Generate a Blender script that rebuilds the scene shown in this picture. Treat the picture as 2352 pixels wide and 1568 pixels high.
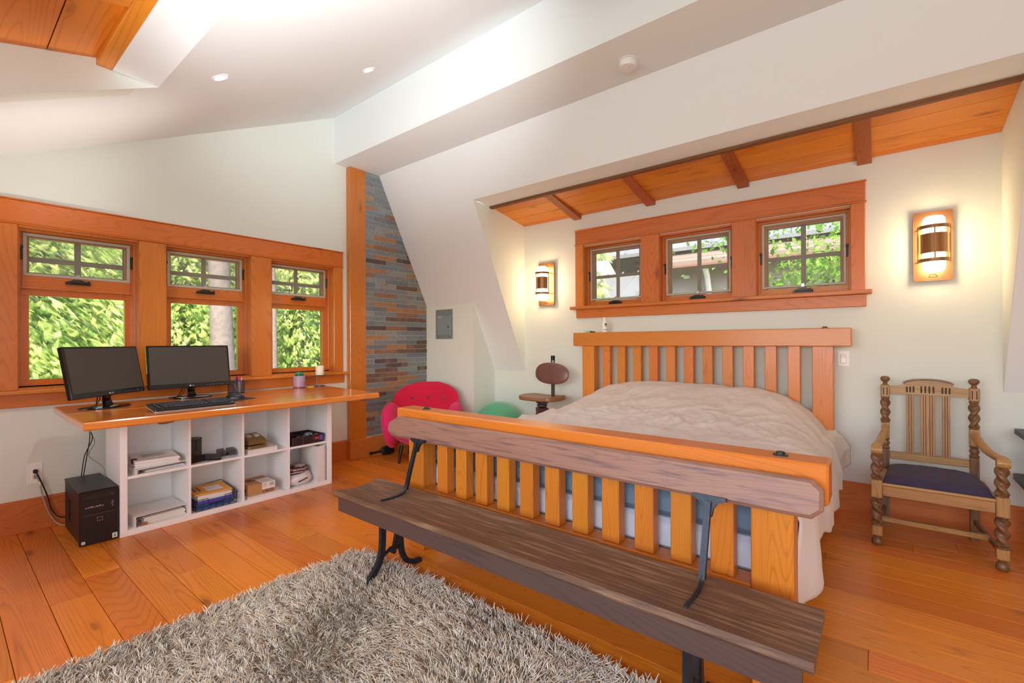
import bpy, math, random
import numpy as np
from mathutils import Vector, Matrix, noise as mnoise
random.seed(7); rng = np.random.default_rng(11)
SC = bpy.context.scene; COL = SC.collection
for o in list(bpy.data.objects): bpy.data.objects.remove(o)
PI = math.pi
def lin(r, g, b):
    f = lambda c: (c/255/12.92) if c/255 <= .04045 else ((c/255+.055)/1.055)**2.4
    return (f(r), f(g), f(b), 1)

# ---------------------------------------------------------------- camera
cd = bpy.data.cameras.new('camera'); cam = bpy.data.objects.new('camera', cd); COL.objects.link(cam)
cd.sensor_width = 36; cd.lens = 1061.4/2352*36; cd.clip_start = .05; cd.clip_end = 300
cam.matrix_world = Matrix(((0.782495, 0.004636, 0.622639, 0), (0.622639, 0.001638, -0.782507, 0),
                           (-0.004648, 0.999988, -0.001605, 1.265), (0, 0, 0, 1)))
SC.camera = cam
# ---------------------------------------------------------------- sky, sun, large lights, exposure
wd = bpy.data.worlds.new('world'); SC.world = wd; wd.use_nodes = True
wn = wd.node_tree.nodes; wl = wd.node_tree.links
bg = wn['Background']; sky = wn.new('ShaderNodeTexSky'); sky.sky_type = 'NISHITA'; sky.sun_disc = False
sky.sun_elevation = math.radians(38); sky.sun_rotation = math.radians(125); sky.air_density = 1.0; sky.dust_density = 2.0
wl.new(sky.outputs[0], bg.inputs[0]); bg.inputs[1].default_value = 0.9
def lamp(name, kind, energy, color, loc, aim=None, **kw):
    d = bpy.data.lights.new(name, kind); d.energy = energy; d.color = color
    for k, v in kw.items(): setattr(d, k, v)
    o = bpy.data.objects.new(name, d); COL.objects.link(o); o.location = loc
    if aim is not None: o.rotation_euler = (Vector(aim)-Vector(loc)).to_track_quat('-Z', 'Y').to_euler()
    return o
lamp('sun', 'SUN', 10.0, (1, .94, .82), (13, -9, 14), (0, 0, 0), angle=math.radians(.6))
# added fill lamps: daylight stand-in at the south window, sourceless one at the east wall
lamp('south_window_fill', 'AREA', 66, (.86, .94, 1.0), (-.3, -1.46, 1.5), (-.1, 5, 1.0), shape='RECTANGLE', size=3.6, size_y=1.15)
lamp('east_fill_lamp', 'AREA', 30, (.93, .97, 1.0), (2.52, -.4, 1.5), (-5, 1.2, 1.2), shape='RECTANGLE', size=1.9, size_y=1.3)  # added fill from the solid east wall, no window there
# the photographer's flash, bounced off the sloped ceiling
lamp('bounce_flash', 'SPOT', 430, (.95, .98, 1), (-.55, .3, 1.25), (-2.5, 1.6, 3.13), spot_size=math.radians(56), spot_blend=1.0, shadow_soft_size=.12)
lamp('ceiling_fill_spot', 'SPOT', 45, (1, .97, .9), (-3.62, 1.0, 1.3), (-3.95, .35, 2.53), spot_size=math.radians(80), spot_blend=1.0, shadow_soft_size=.12)  # added spot without a real source, brightens the ceiling strip above the desk
vs = SC.view_settings; vs.view_transform = 'Standard'; vs.look = 'None'; vs.gamma = 1.0; vs.use_curve_mapping = False
vs.exposure = 0.4
try:
    SC.cycles.use_denoising = True; SC.cycles.max_bounces = 10; SC.cycles.diffuse_bounces = 6; SC.cycles.transparent_max_bounces = 12
    SC.cycles.sample_clamp_indirect = 6.0; SC.cycles.caustics_reflective = False; SC.cycles.caustics_refractive = False
except Exception: pass

# ---------------------------------------------------------------- mesh helpers
class MB:
    def __init__(s): s.v = []; s.f = []
    def add(s, vs, fs):
        n = len(s.v); s.v += [tuple(map(float, v)) for v in vs]; s.f += [tuple(i+n for i in f) for f in fs]; return s
    def box(s, x0, y0, z0, x1, y1, z1, b=0):
        if x0 > x1: x0, x1 = x1, x0
        if y0 > y1: y0, y1 = y1, y0
        if z0 > z1: z0, z1 = z1, z0
        b = min(b, (x1-x0)*.45, (y1-y0)*.45, (z1-z0)*.45)
        if b <= 0:
            return s.add([(x0,y0,z0),(x1,y0,z0),(x1,y1,z0),(x0,y1,z0),(x0,y0,z1),(x1,y0,z1),(x1,y1,z1),(x0,y1,z1)],
                  [(0,3,2,1),(4,5,6,7),(0,1,5,4),(1,2,6,5),(2,3,7,6),(3,0,4,7)])
        L = ((x0, x1), (y0, y1), (z0, z1)); V = []; idx = {}
        for i in (0, 1):
            for j in (0, 1):
                for k in (0, 1):
                    c = [L[0][i], L[1][j], L[2][k]]; sg = [1-2*i, 1-2*j, 1-2*k]
                    for a in range(3):
                        p = [c[t]+(0 if t == a else sg[t]*b) for t in range(3)]
                        idx[(i, j, k, a)] = len(V); V.append(p)
        F = []
        for a in range(3):
            o1, o2 = [t for t in range(3) if t != a]
            for e in (0, 1):
                q = []
                for (m, n) in ((0,0),(1,0),(1,1),(0,1)):
                    t = [0]*3; t[a] = e; t[o1] = m; t[o2] = n; q.append(idx[(t[0], t[1], t[2], a)])
                F.append(q)
            for m in (0, 1):
                for n in (0, 1):
                    t0 = [0]*3; t1 = [0]*3; t0[a] = 0; t1[a] = 1
                    for t in (t0, t1): t[o1] = m; t[o2] = n
                    F.append([idx[(*t0, o1)], idx[(*t1, o1)], idx[(*t1, o2)], idx[(*t0, o2)]])
        for i in (0, 1):
            for j in (0, 1):
                for k in (0, 1): F.append([idx[(i, j, k, a)] for a in range(3)])
        return s.add(V, F)
    def prism(s, pts, axis, a, b):
        """pts: 2D polygon in the plane normal to axis ('x': (y,z), 'y': (x,z), 'z': (x,y))"""
        n = len(pts); m = {'x': lambda p, h: (h, p[0], p[1]), 'y': lambda p, h: (p[0], h, p[1]), 'z': lambda p, h: (p[0], p[1], h)}[axis]
        V = [m(p, a) for p in pts]+[m(p, b) for p in pts]
        F = [tuple(range(n-1, -1, -1)), tuple(range(n, 2*n))]+[(i, (i+1) % n, n+(i+1) % n, n+i) for i in range(n)]
        return s.add(V, F)
    def lathe(s, prof, n=24, c=(0, 0, 0), axis='z', twist=None, sx=1, sy=1):
        V = []; F = []; k = len(prof)
        for r, z in prof:
            for i in range(n):
                a = 2*PI*i/n; rr = r*(1+twist(a, z)) if twist else r
                p = (rr*math.cos(a)*sx, rr*math.sin(a)*sy, z)
                if axis == 'x': p = (p[2], p[0], p[1])
                if axis == 'y': p = (p[0], p[2], p[1])
                V.append((c[0]+p[0], c[1]+p[1], c[2]+p[2]))
        for j in range(k-1):
            for i in range(n): F.append((j*n+i, j*n+(i+1) % n, (j+1)*n+(i+1) % n, (j+1)*n+i))
        F.append(tuple(range(n-1, -1, -1))); F.append(tuple((k-1)*n+i for i in range(n)))
        return s.add(V, F)
    def tube(s, path, r, n=8, flat=None):
        P = [Vector(p) for p in path]; k = len(P); R = r if isinstance(r, list) else [r]*k
        V = []; F = []; up = None
        for i in range(k):
            t = (P[min(i+1, k-1)]-P[max(i-1, 0)]).normalized()
            if up is None:
                up = Vector((0, 0, 1)) if abs(t.z) < .9 else Vector((1, 0, 0))
                if flat is not None: up = Vector(flat)
            x = t.cross(up).normalized(); up = x.cross(t).normalized()
            for j in range(n):
                a = 2*PI*(j+.5)/n; fx = R[i][0] if isinstance(R[i], tuple) else R[i]; fy = R[i][1] if isinstance(R[i], tuple) else R[i]
                V.append(P[i]+x*math.cos(a)*fx+up*math.sin(a)*fy)
        for i in range(k-1):
            for j in range(n): F.append((i*n+j, i*n+(j+1) % n, (i+1)*n+(j+1) % n, (i+1)*n+j))
        F.append(tuple(range(n-1, -1, -1))); F.append(tuple((k-1)*n+j for j in range(n)))
        return s.add(V, F)
    def ell(s, c, r, nu=20, nv=12, p=1.0):
        rx, ry, rz = (r, r, r) if not isinstance(r, (tuple, list)) else r
        V = [(c[0], c[1], c[2]-rz)]; F = []
        sp = lambda v: math.copysign(abs(v)**p, v)
        for j in range(1, nv):
            t = -PI/2+PI*j/nv
            for i in range(nu):
                a = 2*PI*i/nu; V.append((c[0]+rx*sp(math.cos(t))*sp(math.cos(a)), c[1]+ry*sp(math.cos(t))*sp(math.sin(a)), c[2]+rz*sp(math.sin(t))))
        V.append((c[0], c[1], c[2]+rz)); last = len(V)-1
        for i in range(nu):
            F.append((0, 1+(i+1) % nu, 1+i)); F.append((last, last-nu+i, last-nu+(i+1) % nu))
        for j in range(nv-2):
            for i in range(nu):
                a = 1+j*nu; F.append((a+i, a+(i+1) % nu, a+nu+(i+1) % nu, a+nu+i))
        return s.add(V, F)
    def xf(s, M, start=0):
        s.v[start:] = [tuple(M @ Vector(v)) for v in s.v[start:]]; return s
def mesh_of(mb, name, smooth=False):
    me = bpy.data.meshes.new(name); me.from_pydata(mb.v, [], mb.f)
    import bmesh
    bm = bmesh.new(); bm.from_mesh(me); bmesh.ops.recalc_face_normals(bm, faces=bm.faces); bm.to_mesh(me); bm.free()
    if smooth:
        me.polygons.foreach_set('use_smooth', [True]*len(me.polygons))
        try: me.set_sharp_from_angle(angle=math.radians(smooth if smooth > 1 else 40))
        except Exception: pass
    me.update(); return me
def chain_loc(o):
    l = Vector((0, 0, 0))
    while o is not None: l += o.location; o = o.parent
    return l
def obj(name, mb, mat, parent=None, smooth=False, local=False, kind=None, centre=True):
    """one mesh object; mb is in world coordinates unless local (then in the parent's own)"""
    loc = Vector((0, 0, 0))
    if parent is not None:
        if not local: 
            off = chain_loc(parent); mb.v = [(v[0]-off.x, v[1]-off.y, v[2]-off.z) for v in mb.v]
    elif centre:
        a = np.array(mb.v); lo, hi = a.min(0), a.max(0); loc = Vector(((lo[0]+hi[0])/2, (lo[1]+hi[1])/2, lo[2]))
        mb.v = [(v[0]-loc.x, v[1]-loc.y, v[2]-loc.z) for v in mb.v]
    o = bpy.data.objects.new(name, mesh_of(mb, name, smooth)); COL.objects.link(o); o.location = loc
    if parent is not None: o.parent = parent
    if mat is not None: o.data.materials.append(mat)
    if kind: o['kind'] = kind
    return o
def tag(o, label, cat, group=None, kind=None):
    o['label'] = label; o['category'] = cat
    if group: o['group'] = group
    if kind: o['kind'] = kind
    return o
def thing(name, label, cat, loc=(0, 0, 0), rz=0, group=None, kind=None):
    o = bpy.data.objects.new(name, None); COL.objects.link(o); o.location = loc; o.rotation_euler = (0, 0, rz); o.empty_display_size = .1
    return tag(o, label, cat, group, kind)
def dup(o, parent=None, loc=None, rz=None, **props):
    c = o.copy(); COL.objects.link(c)
    if parent is not None: c.parent = parent
    if loc is not None: c.location = loc
    if rz is not None: c.rotation_euler = (0, 0, rz)
    for k, v in props.items(): c[k] = v
    for ch in list(o.children): dup(ch, c)
    return c
def text(name, body, size, mat, parent, M, ext=.0004, align='CENTER'):
    cu = bpy.data.curves.new(name, 'FONT'); cu.body = body; cu.size = size; cu.extrude = ext; cu.align_x = align; cu.align_y = 'CENTER'
    cu.materials.append(mat)
    t = bpy.data.objects.new(name, cu); COL.objects.link(t); dg = bpy.context.evaluated_depsgraph_get(); me = bpy.data.meshes.new_from_object(t.evaluated_get(dg)); bpy.data.objects.remove(t)
    o = bpy.data.objects.new(name, me); COL.objects.link(o); o.parent = parent; o.matrix_local = M; me.materials.clear(); me.materials.append(mat); o['kind'] = 'stuff'
    return o
def slab(us, vs_, filled, P, mb=None):
    """sheet with holes: P(u,v,w) places it, w is 0 or 1 through the thickness"""
    mb = mb or MB(); nu, nv = len(us)-1, len(vs_)-1
    ok = lambda i, j: 0 <= i < nu and 0 <= j < nv and filled(i, j)
    for i in range(nu):
        for j in range(nv):
            if not ok(i, j): continue
            q = [(us[i], vs_[j]), (us[i+1], vs_[j]), (us[i+1], vs_[j+1]), (us[i], vs_[j+1])]
            for w in (0, 1): mb.add([P(*p, w) for p in q], [(0, 1, 2, 3)])
            for (di, dj, a, b) in ((-1, 0, 0, 3), (1, 0, 1, 2), (0, -1, 0, 1), (0, 1, 3, 2)):
                if not ok(i+di, j+dj): mb.add([P(*q[a], 0), P(*q[b], 0), P(*q[b], 1), P(*q[a], 1)], [(0, 1, 2, 3)])
    return mb
def bez(p0, p1, p2, p3, n=12):
    out = []
    for i in range(n+1):
        t = i/n; out.append(tuple((1-t)**3*a+3*(1-t)**2*t*b+3*(1-t)*t*t*c+t**3*d for a, b, c, d in zip(p0, p1, p2, p3)))
    return out
def spline(pts, n=6):
    out = []; P = [Vector(p) for p in pts]; P = [P[0]*2-P[1]]+P+[P[-1]*2-P[-2]]
    for i in range(1, len(P)-2):
        for k in range(n):
            t = k/n; a, b, c, d = P[i-1:i+3]
            out.append(tuple(.5*((2*b)+(c-a)*t+(2*a-5*b+4*c-d)*t*t+(-a+3*b-3*c+d)*t**3)))
    out.append(tuple(P[-2])); return out

# ---------------------------------------------------------------- materials
MATS = {}
def newmat(name):
    m = bpy.data.materials.new(name); m.use_nodes = True; nt = m.node_tree
    return m, nt.nodes, nt.links, nt.nodes['Principled BSDF']
def pmat(name, col, rough=.5, metal=0, spec=.5, emis=None, var=0, vscale=8, bump=0, bscale=60, coat=0, sheen=0, alpha=1, trans=0):
    if name in MATS: return MATS[name]
    m, N, L, b = newmat(name); c = col if len(col) == 4 else (*col, 1)
    b.inputs['Base Color'].default_value = c; b.inputs['Roughness'].default_value = rough; b.inputs['Metallic'].default_value = metal
    b.inputs['Specular IOR Level'].default_value = spec; b.inputs['Coat Weight'].default_value = coat; b.inputs['Sheen Weight'].default_value = sheen
    b.inputs['Transmission Weight'].default_value = trans
    if emis: b.inputs['Emission Color'].default_value = (*emis[0][:3], 1); b.inputs['Emission Strength'].default_value = emis[1]
    if var or bump:
        tc = N.new('ShaderNodeTexCoord')
        if var:
            nz = N.new('ShaderNodeTexNoise'); nz.inputs['Scale'].default_value = vscale; nz.inputs['Detail'].default_value = 5; L.new(tc.outputs['Object'], nz.inputs['Vector'])
            mx = N.new('ShaderNodeMix'); mx.data_type = 'RGBA'; mx.inputs[6].default_value = tuple(x*(1-var) for x in c[:3])+(1,); mx.inputs[7].default_value = tuple(min(1, x*(1+var)) for x in c[:3])+(1,)
            L.new(nz.outputs['Fac'], mx.inputs[0]); L.new(mx.outputs[2], b.inputs['Base Color'])
        if bump:
            n2 = N.new('ShaderNodeTexNoise'); n2.inputs['Scale'].default_value = bscale; n2.inputs['Detail'].default_value = 3; L.new(tc.outputs['Object'], n2.inputs['Vector'])
            bp = N.new('ShaderNodeBump'); bp.inputs['Strength'].default_value = bump; bp.inputs['Distance'].default_value = .004
            L.new(n2.outputs['Fac'], bp.inputs['Height']); L.new(bp.outputs[0], b.inputs['Normal'])
    MATS[name] = m; return m
def wood(name, base, dark, axis, rings=26, scale=3.2, knots=.5, rough=.38, line=.55, tint=.16, spec=.5, coat=0, worn=None):
    """plain-sawn board: contour lines of a stretched noise as growth rings, knots from a Voronoi; every object gets its own offset and tint"""
    key = name+axis
    if key in MATS: return MATS[key]
    m, N, L, b = newmat(key)
    tc = N.new('ShaderNodeTexCoord'); oi = N.new('ShaderNodeObjectInfo')
    sc = N.new('ShaderNodeVectorMath'); sc.operation = 'SCALE'; sc.inputs[0].default_value = (37.1, 17.3, 23.7); L.new(oi.outputs['Random'], sc.inputs['Scale'])
    ad = N.new('ShaderNodeVectorMath'); ad.operation = 'ADD'; L.new(tc.outputs['Object'], ad.inputs[0]); L.new(sc.outputs[0], ad.inputs[1])
    def mapped(along, across):
        mp = N.new('ShaderNodeMapping'); s = [across]*3; s['xyz'.index(axis)] = along; mp.inputs['Scale'].default_value = s; L.new(ad.outputs[0], mp.inputs['Vector']); return mp.outputs[0]
    def math_(op, a, b_=None, cl=False):
        n = N.new('ShaderNodeMath'); n.operation = op; n.use_clamp = cl
        for i, v in enumerate((a, b_)):
            if v is None: continue
            if isinstance(v, (int, float)): n.inputs[i].default_value = v
            else: L.new(v, n.inputs[i])
        return n.outputs[0]
    def noise(vec, s, d=2):
        n = N.new('ShaderNodeTexNoise'); n.inputs['Scale'].default_value = s; n.inputs['Detail'].default_value = d; L.new(vec, n.inputs['Vector']); return n.outputs['Fac']
    vo = N.new('ShaderNodeTexVoronoi'); vo.inputs['Scale'].default_value = 1; L.new(mapped(2.1, 6.5), vo.inputs['Vector'])
    kd = vo.outputs['Distance']
    sp = N.new('ShaderNodeSeparateColor'); L.new(vo.outputs['Color'], sp.inputs[0])
    ks = math_('GREATER_THAN', sp.outputs[0], 1-knots*.8)
    kmask = math_('MULTIPLY', math_('SUBTRACT', 1, math_('MULTIPLY', kd, 3.4), True), ks, True)
    kcore = math_('MULTIPLY', math_('SUBTRACT', 1, math_('MULTIPLY', kd, 6.2), True), ks, True)
    n1 = noise(mapped(.075, 1), scale, 1.2)
    r = math_('ADD', math_('MULTIPLY', n1, rings*1.7), math_('MULTIPLY', math_('POWER', kmask, 2), 2.2))
    ring = math_('MULTIPLY', math_('PINGPONG', r, .5), 2)
    rline = math_('POWER', ring, 4.5)
    fib = noise(mapped(1.5, 70), 2.2, 3)
    big = noise(mapped(.5, 2.5), 1.3, 2)
    f = math_('ADD', math_('MULTIPLY', rline, line), math_('MULTIPLY', math_('SUBTRACT', fib, .5), .55))
    f = math_('ADD', f, math_('MULTIPLY', math_('SUBTRACT', big, .5), .7))
    f = math_('ADD', f, math_('MULTIPLY', kmask, .35), True)
    mx = N.new('ShaderNodeMix'); mx.data_type = 'RGBA'; mx.inputs[6].default_value = base; mx.inputs[7].default_value = dark; L.new(f, mx.inputs[0])
    mk = N.new('ShaderNodeMix'); mk.data_type = 'RGBA'; mk.inputs[7].default_value = tuple(c*.28 for c in dark[:3])+(1,); L.new(mx.outputs[2], mk.inputs[6]); L.new(math_('MULTIPLY', kcore, .8), mk.inputs[0])
    hs = N.new('ShaderNodeHueSaturation'); L.new(mk.outputs[2], hs.inputs['Color'])
    L.new(math_('ADD', 1-tint, math_('MULTIPLY', oi.outputs['Random'], tint*2)), hs.inputs['Value'])
    rn = N.new('ShaderNodeTexWhiteNoise'); rn.noise_dimensions = '1D'; L.new(oi.outputs['Random'], rn.inputs['W'])
    L.new(math_('ADD', .494, math_('MULTIPLY', rn.outputs['Value'], .012)), hs.inputs['Hue'])
    out = hs.outputs[0]
    if worn:
        wn_ = N.new('ShaderNodeMix'); wn_.data_type = 'RGBA'; wn_.inputs[7].default_value = worn[0]; L.new(out, wn_.inputs[6])
        wm = math_('MULTIPLY', math_('SUBTRACT', noise(mapped(1.4, 20), 3.0, 6), worn[1]), worn[2], True); L.new(wm, wn_.inputs[0]); out = wn_.outputs[2]
    L.new(out, b.inputs['Base Color'])
    b.inputs['Roughness'].default_value = rough; b.inputs['Specular IOR Level'].default_value = spec; b.inputs['Coat Weight'].default_value = coat; b.inputs['Coat Roughness'].default_value = .15
    bp = N.new('ShaderNodeBump'); bp.inputs['Strength'].default_value = .12; bp.inputs['Distance'].default_value = .002; L.new(f, bp.inputs['Height']); L.new(bp.outputs[0], b.inputs['Normal'])
    MATS[key] = m; return m
def glassmat(name, tint=(1, 1, 1, 1), refl=.08):
    if name in MATS: return MATS[name]
    m, N, L, b = newmat(name); N.remove(b)
    t = N.new('ShaderNodeBsdfTransparent'); t.inputs[0].default_value = tint; g = N.new('ShaderNodeBsdfGlossy'); g.inputs['Roughness'].default_value = .02
    lw = N.new('ShaderNodeFresnel'); lw.inputs[0].default_value = 1.3
    mx = N.new('ShaderNodeMixShader'); L.new(lw.outputs[0], mx.inputs[0]); L.new(t.outputs[0], mx.inputs[1]); L.new(g.outputs[0], mx.inputs[2])
    L.new(mx.outputs[0], N['Material Output'].inputs[0]); MATS[name] = m; return m
def veil(name, col, cover):
    """fine mesh too small to resolve: part covered, part open"""
    if name in MATS: return MATS[name]
    m, N, L, b = newmat(name); b.inputs['Base Color'].default_value = col; b.inputs['Roughness'].default_value = .6
    t = N.new('ShaderNodeBsdfTransparent'); mx = N.new('ShaderNodeMixShader'); mx.inputs[0].default_value = cover
    L.new(t.outputs[0], mx.inputs[1]); L.new(b.outputs[0], mx.inputs[2]); L.new(mx.outputs[0], N['Material Output'].inputs[0]); MATS[name] = m; return m

WALL = pmat('wall_paint', lin(222, 227, 219), .85, bump=.05, bscale=90)
CEIL = pmat('ceiling_paint', lin(232, 236, 236), .9, bump=.04, bscale=90)
fir = lambda a: wood('fir_trim', lin(206, 116, 36), lin(158, 76, 18), a, rings=38, scale=4, knots=.1, line=.4, tint=.07, rough=.26, coat=.5)
fir_n = lambda a: wood('fir_trim_red', lin(204, 120, 52), lin(154, 78, 28), a, rings=33, scale=4, knots=.25, line=.4, tint=.07)
floorw = lambda a: wood('floor_fir', lin(226, 132, 42), lin(150, 74, 16), a, rings=34, scale=3.0, knots=.4, rough=.3, line=.42, tint=.15)
cedar = lambda a: wood('ceiling_cedar', lin(224, 134, 36), lin(164, 82, 16), a, rings=19, scale=3.5, knots=1.05, rough=.4, line=.4, tint=.1)
bedw = lambda a: wood('bed_fir', lin(200, 120, 38), lin(150, 76, 18), a, rings=38, scale=5, knots=.3, rough=.33, line=.45, tint=.07)
headw = lambda a: wood('headboard_fir', lin(212, 128, 60), lin(164, 86, 34), a, rings=38, scale=5, knots=.35, rough=.3, line=.45, tint=.08)
deskw = lambda a: wood('desk_fir', lin(214, 122, 48), lin(164, 80, 26), a, rings=28, scale=4, knots=.3, rough=.2, line=.4, tint=.05, coat=.8)
WHITE = pmat('white_laminate', lin(246, 248, 249), .4)
BLACK = pmat('black_plastic', lin(24, 24, 27), .35)
BLACKM = pmat('matte_black', lin(20, 20, 22), .7)
IRON = pmat('cast_iron', lin(50, 54, 62), .45, metal=.6, var=.25, vscale=40, bump=.3, bscale=120)
GLASS = glassmat('window_glass')
PAPER = pmat('paper', lin(236, 235, 232), .8)
# ================================================================ setting
def struct(o, label, cat): return tag(o, label, cat, kind='structure')
# ---- floor: boards run along x, 157 mm wide
fl = obj('floor', MB().box(-4.6, -1.6, -.06, 2.7, 4.3, -.018), pmat('subfloor', lin(60, 30, 14), .9)); struct(fl, 'wide orange fir plank floor with knots and dark seams', 'floor')
mbs = {}
y = .197-.157*11
while y < 4.27:
    y0, y1 = max(y, -1.5), min(y+.157, 4.27)
    if y1-y0 > .02:
        x = -4.53; r = random.Random(int(y*1000))
        x_next = -4.53+r.uniform(.9, 3.2)
        while x < 2.55:
            xe = min(x_next, 2.58)
            if 2.58-xe < .6: xe = 2.58
            obj('plank', MB().box(x+.0006, y0+.0011, -.018, xe-.0006, y1-.0011, r.uniform(-.0006, 0), b=.0016), floorw('x'), fl)
            x = xe; x_next = x+r.uniform(1.8, 3.4)
    y += .157
# ---- west wall with three windows
WIN_W = [(.36, 1.013), (1.186, 1.832), (2.012, 2.656)]; WZ0, WZ1 = .965, 2.07
us = [-1.6]+[a for w in WIN_W for a in w]+[3.95]; vz = [0, WZ0, WZ1, 3.75]
wall = obj('wall_west', slab(us, vz, lambda i, j: not (j == 1 and i in (1, 3, 5)), lambda u, v, w: (-4.535-.19*w, u, v)), WALL)
struct(wall, 'pale cream gable wall around the three desk windows', 'wall')
# ---- north wall with three high windows
WIN_N = [(-2.425, -1.79), (-1.617, -.98), (-.803, -.164)]; NZ0, NZ1 = 1.637, 2.265
us = [-3.664]+[a for w in WIN_N for a in w]+[2.6]; vz = [0, NZ0, NZ1, 2.75]
wall = obj('wall_north', slab(us, vz, lambda i, j: not (j == 1 and i in (1, 3, 5)), lambda u, v, w: (u, 4.27+.17*w, v)), WALL)
struct(wall, 'pale wall behind the headboard with two lit sconces', 'wall')
# ---- east and south walls (behind the camera)
wall = obj('wall_east', MB().box(2.6, -1.6, 0, 2.72, 4.4, 3.75), WALL); struct(wall, 'plain cream wall closing the room on the east', 'wall')
us = [-4.6, -2.3, 1.7, 2.7]; vz = [0, .9, 2.1, 2.9]
wall = obj('wall_south', slab(us, vz, lambda i, j: not (i == 1 and j == 1), lambda u, v, w: (u, -1.5-.12*w, v)), WALL); struct(wall, 'cream wall with a wide window behind the camera', 'wall')
w = thing('window_7', 'wide window in the wall behind the camera', 'window', (-.3, -1.5, .9), kind='structure')
m = MB(); m.box(-2.3, -1.58, .9, 1.7, -1.5, .96); m.box(-2.3, -1.58, 2.04, 1.7, -1.5, 2.1)
for x in (-2.3, -1.0, .34, 1.64): m.box(x, -1.58, .96, x+.06, -1.5, 2.04)
obj('window_frame', m, fir('x'), w); obj('pane', MB().box(-2.25, -1.545, .95, 1.65, -1.541, 2.05), GLASS, w)
# ---- ceiling with the south dormer opening
zc = lambda y: 2.3606+.4855*y
o = obj('ceiling', slab([-4.66, -3.2915, 2.65], [-1.6, .8285, 2.69], lambda i, j: not (i == 1 and j == 0), lambda u, v, w: (u, v, zc(v)+.13*w)), CEIL)
struct(o, 'white sloped drywall ceiling with two recessed lights', 'ceiling')
# dormer cheek and flat return strip
m = MB().prism([(.826, 2.762), (.62, 2.765), (.551, 2.815), (-1.55, 2.262), (-1.55, 1.60)], 'x', -3.29, -3.40)
o = obj('wall_cheek_south', m, WALL); struct(o, 'small triangular grey-white wall beside the wooden dormer ceiling', 'wall')
m = MB().prism([(.8285, 2.7635), (.62, 2.762), (.62, 2.90), (.8284, 2.90)], 'x', -3.285, 2.62)
o = obj('ceiling_return', m, CEIL); struct(o, 'flat white strip between the sloped ceiling and the dormer beam', 'ceiling')
cs = obj('ceiling_south_dormer', MB().prism([(.63, 2.850), (.63, 2.90), (-1.55, 2.33), (-1.55, 2.28)], 'x', -3.33, 2.6), pmat('subfloor', lin(60, 30, 14), .9)); struct(cs, 'orange cedar plank ceiling of the near dormer', 'ceiling')
zs = lambda y: 2.802+.2616*(y-.551)
e = .555
while e > -1.5:
    a = max(e-.19, -1.5)
    obj('plank', MB().prism([(a+.0025, zs(a)), (e-.0025, zs(e)), (e-.0025, zs(e)+.018), (a+.0025, zs(a)+.018)], 'x', -3.2898, 2.6), cedar('x'), cs); e -= .19
o = obj('trim_beam_south', MB().box(-3.288, .553, 2.764, 2.6, .622, 2.87, b=.004), cedar('x')); struct(o, 'squared cedar beam along the edge of the near dormer ceiling', 'trim')
for k, x in enumerate((-2.54, -1.74, -.94, -.125, .68, 1.48)):
    m = MB().prism([(.552, 2.766), (-1.49, 2.766-.2616*2.04), (-1.49, zs(-1.49)), (.552, zs(.552))], 'x', x-.075, x+.01)
    o = obj('rafter', m, cedar('y')); tag(o, 'cedar rafter under the near dormer ceiling, overhead', 'rafter', 'rafters of the near dormer', 'structure')
# ---- dropped beam
o = obj('ceiling_beam', MB().box(-4.60, 2.675, 3.172, 2.65, 3.19, 3.80), CEIL); struct(o, 'thick white drywall beam running across the ceiling', 'beam')
# ---- steep slope with the bed alcove cut in
zl = lambda y: 3.172-2.0755*(y-3.19); nrm = Vector((0, 2.0755, 1)).normalized()
us = [-4.468, -3.209, .621, 2.65]; vy = [3.19, 3.414, 4.27]
o = obj('wall_slope', slab(us, vy, lambda i, j: not (i == 1 and j == 1), lambda u, v, w: (u, v+nrm.y*.05*w, zl(v)+nrm.z*.05*w)), CEIL)
struct(o, 'steep white sloping wall around the bed alcove', 'wall')
for nm, x0, x1, lb in (('wall_cheek_west', -3.205, -3.24, 'left inner side of the bed alcove, lit warm by the sconce'), ('wall_cheek_east', .617, .652, 'right inner side of the bed alcove')):
    o = obj(nm, MB().prism([(3.416, 2.703), (3.66, 2.692), (3.70, 2.72), (4.27, 2.62), (4.27, .931)], 'x', x0, x1), WALL); struct(o, lb, 'wall')
o = obj('ceiling_alcove_strip', MB().prism([(3.4138, 2.7074), (3.665, 2.692), (3.665, 2.74), (3.43, 2.74)], 'x', -3.2085, .6205), CEIL); struct(o, 'narrow flat white strip in front of the alcove planks', 'ceiling')
ca = obj('ceiling_alcove', MB().prism([(3.62, 2.732), (4.28, 2.622), (4.28, 2.66), (3.62, 2.77)], 'x', -3.23, .64), pmat('subfloor', lin(60, 30, 14), .9)); struct(ca, 'orange cedar plank ceiling sloping over the bed alcove', 'ceiling')
za = lambda y: 2.69-.165*(y-3.70)
for a, b in ((3.66, 3.85), (3.85, 4.04), (4.04, 4.208), (4.208, 4.27)):
    obj('plank', MB().prism([(a+.004, za(a)), (b-.004, za(b)), (b-.002, za(b)+.018), (a+.002, za(a)+.018)], 'x', -3.204, .616), cedar('x'), ca)
o = obj('trim_ledger', MB().box(-3.203, 3.655, 2.670, .616, 3.700, 2.694, b=.003), wood('ledger_cedar', lin(128, 84, 40), lin(70, 44, 22), 'x', rough=.6)); struct(o, 'thin weathered board at the front edge of the alcove planks', 'trim')
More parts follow.
